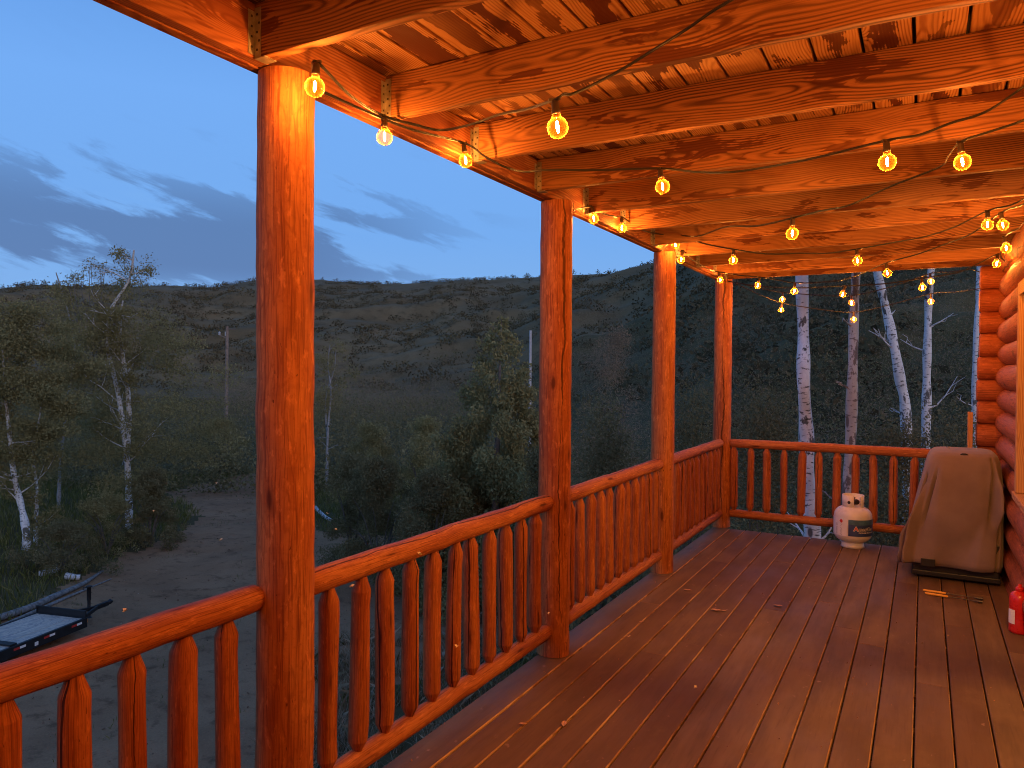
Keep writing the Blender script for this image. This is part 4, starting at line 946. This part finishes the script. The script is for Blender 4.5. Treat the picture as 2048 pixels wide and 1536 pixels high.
tree('forked thin aspen right of the leaning one at far left', [(72, 1040), (74, 980), (66, 900), (80, 830), (84, 770)], 28, .09, M['aspen'], M['leaf_aspen'],
     [(80, 720, 50, 50), (130, 780, 50, 50), (100, 860, 40, 35), (70, 640, 50, 40)], 14000, .045, 12, (.5, 1.4), seed=15)
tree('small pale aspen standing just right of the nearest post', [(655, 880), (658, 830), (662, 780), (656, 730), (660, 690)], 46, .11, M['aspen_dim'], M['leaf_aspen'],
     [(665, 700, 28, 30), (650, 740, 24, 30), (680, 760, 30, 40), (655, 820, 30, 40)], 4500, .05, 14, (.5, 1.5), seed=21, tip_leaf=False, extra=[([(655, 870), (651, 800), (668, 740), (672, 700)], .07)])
fallen('bent_trunk', 'bent white fallen trunk showing right of the nearest post', [(631, 1015), (640, 1025), (652, 1035), (662, 1040)], [.10, .10, .09, .07], M['aspen'], 'trunk')
# conifer
t_ = thing('juniper_tree', 'broad olive-green conifer left of the second post', 'tree', tuple(at(985, 1040, 24)))
b = at(985, 1040, 24); b[2] = hz(b[0], b[1]); ORG[t_.name] = tuple(b); t_.location = tuple(b)
mb = MB(); tip = at(1003, 638, 24); mb.tube([b, (b+tip)/2, tip], [.16, .09, .015], 10, seed=.3); obj('trunk', mb, M['pole'], t_)
cs, rs = [], []; Hh = tip[2]-b[2]
for k in range(420):
    s_ = rng.uniform(0, 1)**1.2; a = rng.uniform(0, 6.28); R0 = 3.5*(1-s_)**.66*(.72+.28*rng.uniform()); p = b+(tip-b)*s_+np.array([math.cos(a), math.sin(a), 0])*R0*rng.uniform(.04, 1)**.5
    cs.append(p); q = .17+.40*(1-s_); rs.append((q, q, q*1.15))
C, tone = cloud(cs, rs, 170000); foliage('crown', C, rng.uniform(.035, .08, len(C)), M['leaf_conifer'], t_, tone, aspect=.42, upbias=.8)
# aspens beyond the end railing
Y0_ = 9.0
tree('thickest white aspen trunk behind the end railing, with black scars', [(1625, 1080), (1616, 960), (1612, 860), (1607, 760), (1606, 660), (1604, 540), (1602, 300)], 11.2, .132, M['aspen'], M['leaf_dark'], [], 0, .06, 4, (.3, .8), seed=31, lo=.2)
tree('brown peeling dead aspen trunk right of the thickest one', [(1690, 1100), (1698, 960), (1703, 850), (1705, 740), (1708, 620), (1712, 540), (1716, 300)], 10.6, .098, M['aspen_dead'], M['leaf_dark'], [], 0, .06, 3, (.3, .6), seed=35, lo=.2)
tree('pale aspen trunk leaning left at the top, mid opening', [(1812, 830), (1800, 760), (1788, 690), (1772, 620), (1755, 545), (1720, 400)], 15, .118, M['aspen'], M['leaf_dark'], [], 0, .06, 4, (.3, .9), seed=38, lo=.3)
tree('upright pale aspen trunk near the log wall with a bare side branch', [(1852, 860), (1853, 770), (1855, 690), (1857, 610), (1862, 540), (1866, 400)], 15.5, .105, M['aspen'], M['leaf_dark'], [], 0, .06, 5, (.4, 1.1), seed=41, lo=.2)
tree('aspen trunk mostly hidden behind the log wall end', [(1948, 850), (1950, 740), (1953, 650), (1958, 560), (1960, 420)], 15, .07, M['aspen'], M['leaf_dark'], [], 0, .06, 5, (.3, .8), seed=44, lo=.2)
# shrubs that stand apart
def shrub(label, u, v, ru, rv, depth, n_, mat, size=.06, name='shrub', group='leafy shrubs beyond the railing', asp=.5):
    k = depth/F; c = at(u, v, depth); b = c.copy(); b[2] = hz(c[0], c[1]); t = thing(name, label, 'shrub', tuple(b), group)
    mb = MB(); rg = np.random.default_rng(int(u+v)); cs, rs = [], []; Hc = max(.6, c[2]+rv*k-b[2])
    for q in range(9):
        a = rg.uniform(0, 6.28); e_ = b+np.array([math.cos(a)*ru*k*.45, math.sin(a)*ru*k*.45, Hc*rg.uniform(.4, .7)]); m_ = (b+e_)/2+np.array([0, 0, Hc*.12])
        mb.tube(smooth_path([b, m_, e_], 8), np.linspace(.035, .006, 8), 5, seed=q*.2, caps=False)
    obj('stem', mb, M['twig'], t)
    for q in range(70):
        d_ = rg.normal(size=3); d_ /= np.linalg.norm(d_); rr = rg.uniform(.3, .95); zc = b[2]+Hc*(.08+.92*rg.uniform()**.8); f_ = math.sqrt(max(.05, 1-((zc-b[2])/Hc)**2.2))
        cs.append((c[0]+d_[0]*ru*k*rr*f_, c[1]+d_[1]*ru*k*rr*f_, zc-Hc*.1)); s_ = rg.uniform(.12, .30)*max(ru*k, Hc*.5)*.75; rs.append((s_, s_, s_*.8))
    C, tone = cloud(cs, rs, int(n_*2.2)); foliage('foliage', C, rg.uniform(.6, 1.4, len(C))*size*.62, mat, t, tone, asp)
shrub('wide dark leafy shrub between the nearest post and the conifer', 760, 985, 130, 85, 25, 13000, M['leaf_dark'], .06)
shrub('dense dark shrub right beside the bent white trunk', 705, 965, 75, 75, 27, 9000, M['leaf_dark'], .06)
shrub('dark shrub between the wide shrub and the foot of the conifer', 865, 1000, 95, 80, 22.5, 10000, M['leaf_dark'], .055)
shrub('taller loose shrub behind the wide dark shrub', 740, 900, 95, 70, 34, 8000, M['leaf_aspen'], .07)
shrub('tangled shrub right of the conifer, at the second post', 1085, 960, 75, 90, 21, 8000, M['leaf_dark'], .055)
shrub('tall dark shrub behind the end railing, under the leaning aspen', 1800, 930, 90, 150, 12.8, 11000, M['leaf_dark'], .045)
shrub('tall dark shrub behind the end railing, close to the log wall', 1905, 920, 80, 150, 13.2, 10000, M['leaf_dark'], .045)
shrub('dark shrub behind the end railing beside the corner post', 1530, 880, 80, 170, 13.5, 10000, M['leaf_dark'], .045)
shrub('lower shrub behind the end railing between the two nearest trunks', 1665, 950, 70, 110, 13, 8000, M['leaf_dark'], .045)
shrub('dark shrub hiding the driveway bend at left', 300, 1000, 85, 70, 30, 6500, M['leaf_dark'], .065)
shrub('grey-green shrub in the grass at the far left', 120, 1090, 110, 50, 25, 6500, M['leaf_dark'], .05)
shrub('low shrub on the bank left of the road bend', 215, 1030, 90, 55, 28, 5000, M['leaf_aspen'], .055)
shrub('dark rounded shrub filling the gap right of the second post', 1215, 880, 120, 120, 18, 11000, M['leaf_dark'], .05)
shrub('dark shrub showing between third and fourth posts', 1385, 850, 80, 130, 16, 8000, M['leaf_dark'], .045)
shrub('pale grey brushy shrub higher up right of the second post', 1230, 690, 80, 60, 48, 5000, M['leaf_brush'], .08)
shrub('olive shrub behind the conifer, left side', 850, 880, 90, 60, 34, 6000, M['leaf_conifer'], .07)
shrub('dark shrub at the foot of the utility pole', 440, 870, 70, 50, 50, 4500, M['leaf_aspen'], .08)

# masses nobody could count
def band(name, label, box, n_, mat, size, dmin, dmax, cat, up0=.2, rmin=.25, rmax=.8, per=60, asp=.5):
    u0, u1 = box; C, T = [], []
    for k in range(n_):
        u = rng.uniform(u0, u1); d_ = math.exp(rng.uniform(math.log(dmin), math.log(dmax))); q = ray(u, 740); p = CAM[:2]+q[:2]*d_
        z = hz(p[0], p[1]); r = rng.uniform(rmin, rmax)*(.6+.4*d_/dmin if d_ < dmin*2 else 1.2); m_ = per
        dd = rng.normal(size=(m_, 3)); dd /= np.linalg.norm(dd, axis=1)[:, None]; dd *= rng.uniform(0, 1, (m_, 1))**.5
        C.append(np.array([p[0], p[1], z+up0*r])+dd*np.array([r*1.25, r*1.25, r])); T.append(np.full(m_, rng.uniform(.1, .9)))
    C = np.concatenate(C); T = np.concatenate(T); o = foliage(name, C, rng.uniform(.6, 1.4, len(C))*size, mat, None, T, asp)
    tag(o, label, cat, kind='stuff')
band('thicket', 'dark tangled thicket covering the slope beyond the end railing', (1150, 2250), 1300, M['leaf_dark'], .060, 15, 60, 'thicket', .7, .6, 1.9, 150)
band('brush', 'grey-brown leafless brush on the slope above the thicket', (1100, 2250), 1000, M['leaf_brush'], .085, 30, 130, 'brush', .7, 1.0, 2.9, 150, .16)
band('undergrowth', 'dark undergrowth across the valley floor behind the driveway', (-300, 1150), 1100, M['leaf_dark'], .10, 42, 150, 'undergrowth', .6, .8, 3.2, 150)
band('low_brush', 'grey brush along the foot of the hill', (420, 1250), 650, M['leaf_brush'], .14, 90, 190, 'brush', .7, 1.6, 4.2, 150, .16)
# scrub on the hills
N = 9000; per = 26; C, T, S_ = [], [], []
for k in range(N):
    a = rng.uniform(azs[0], azs[-1]); rs0 = np.interp(a, _sa, _sr); R0 = np.interp(a, _sa, _sR); t = rng.uniform(.02, 1.0)**.75; r0 = rs0+(R0-rs0)*t
    x, y = r0*math.sin(a), r0*math.cos(a); nz = float(wob(x, y, .06)); 
    if nz < -.15+rng.uniform(-.45, .3): continue
    z = hz(x, y); s_ = rng.uniform(.6, 2.0); dd = rng.normal(size=(per, 3)); dd /= np.linalg.norm(dd, axis=1)[:, None]; dd *= rng.uniform(0, 1, (per, 1))**.4
    C.append(np.array([x, y, z+s_*.3])+dd*np.array([s_*1.5, s_*1.5, s_*.85])); T.append(np.full(per, np.clip(.45+nz*.4+rng.normal(0, .2), 0, 1))); S_.append(np.full(per, s_*.24))
for k in range(420):                                          # ridge-line bushes
    a = rng.uniform(azs[0], azu(1420)); g_ = wob(a*260, 3.0, .25)
    if g_ < .05 and rng.uniform() < .75: continue
    R0 = np.interp(a, _sa, _sR)*rng.uniform(.985, 1.01); x, y = R0*math.sin(a), R0*math.cos(a); z = hz(x, y); s_ = rng.uniform(.7, 1.9)
    dd = rng.normal(size=(40, 3)); dd /= np.linalg.norm(dd, axis=1)[:, None]; dd *= rng.uniform(0, 1, (40, 1))**.5
    C.append(np.array([x, y, z+s_*.6])+dd*np.array([s_*.9, s_*.9, s_])); T.append(np.full(40, rng.uniform(.2, .9))); S_.append(np.full(40, s_*.2))
o = foliage('scrub', np.concatenate(C), np.concatenate(S_), M['leaf_hill'], None, np.concatenate(T), .6); tag(o, 'dark scrub bushes dotted over the hillside', 'scrub', kind='stuff')

# grass
def grass(name, label, n_, region, hmin, hmax, wdt, mat, dry=False, keep=None):
    P = region(n_); x, y = P[:, 0], P[:, 1]
    if keep is not None: k = keep(x, y); x, y = x[k], y[k]
    z = height(x, y); m_ = len(x); H = rng.uniform(hmin, hmax, m_); a = rng.uniform(0, 6.28, m_); ln = rng.uniform(.1, .9 if not dry else 1.6, m_)*H; b_ = rng.uniform(0, 6.28, m_)
    B0 = np.stack([x, y, z-.02], 1); W = np.stack([np.cos(a), np.sin(a), 0*a], 1)*wdt; Md = B0+np.stack([np.cos(b_)*ln*.35, np.sin(b_)*ln*.35, H*.6], 1); Tp = B0+np.stack([np.cos(b_)*ln, np.sin(b_)*ln, H], 1)
    V = np.stack([B0-W, B0+W, Md+W*.7, Tp, Md-W*.7], 1).reshape(-1, 3); i = np.arange(m_)*5
    Fq = np.stack([i, i+1, i+2, i+3, i+4], 1); sd = np.repeat(rng.uniform(0, 1, m_), 5)
    o = D.objects.new(name, np_mesh(name, V, Fq, mat, sd)); COL.objects.link(o); tag(o, label, 'grass', kind='stuff')
def polreg(u0, u1, r0, r1):
    a0, a1 = azu(u0), azu(u1)
    def f_(n_):
        a = rng.uniform(a0, a1, n_); r = np.sqrt(rng.uniform(r0*r0, r1*r1, n_)); return np.stack([r*np.sin(a), r*np.cos(a)], 1)
    return f_
off = lambda x, y: ~inpoly(x+.4*wob(x, y, 1.7), y+.4*wob(y, x, 1.5), DRIVE)
grass('grass', 'dim green grass on the banks beside the driveway', 90000, polreg(-300, 1500, 16, 55), .15, .50, .012, M['grass'], keep=off)
TUFT = [tuple(onplane(u, v, 2, GZ)[:2]) for u, v in ((560, 1330), (660, 1300), (760, 1260), (900, 1262), (1010, 1215), (1130, 1190), (1210, 1180), (1190, 1330), (950, 1560), (620, 1800), (540, 1700))]
_tx = [p[0] for p in TUFT]; _ty = [p[1] for p in TUFT]
grass('dry_grass', 'pale dry grass tufts growing below the porch edge', 60000, lambda n_: np.stack([rng.uniform(min(_tx), max(_tx), n_), rng.uniform(min(_ty), max(_ty), n_)], 1), .10, .45, .007, M['dry_grass'], True,
      keep=lambda x, y: (wob(x*1.0, y, 1.5) > -.1) & inpoly(x+.3*wob(x, y, 1.9), y, TUFT))
N = 6000; q = rng.uniform(0, 1, (N, 2)); _dx = [p[0] for p in DRIVE]; _dy = [p[1] for p in DRIVE]
gx = min(_dx)+q[:, 0]*(max(_dx)-min(_dx)); gy = min(_dy)+q[:, 1]*(max(_dy)-min(_dy)); k = inpoly(gx, gy, DRIVE) & (wob(gx, gy, 1.1) > -.25+rng.normal(0, .2, N)); gx, gy = gx[k], gy[k]
M['clod'] = leafmat('dirt_clods', (.10, .06, .038), (.24, .15, .10), (.40, .28, .19))
o = foliage('gravel', np.stack([gx, gy, height(gx, gy)+.01], 1), rng.uniform(.012, .045, len(gx)), M['clod'], aspect=.7); tag(o, 'dirt clods and small stones strewn over the driveway', 'gravel', kind='stuff')

grass('weeds', 'sparse weeds sprouting in patches of the dirt driveway', 26000, lambda n_: np.stack([rng.uniform(min(_dx), max(_dx), n_), rng.uniform(min(_dy), max(_dy), n_)], 1), .03, .16, .007, M['grass'],
      keep=lambda x, y: inpoly(x, y, DRIVE) & (wob(x, y, .9)+.5*wob(y, x, 3.1) > .42))
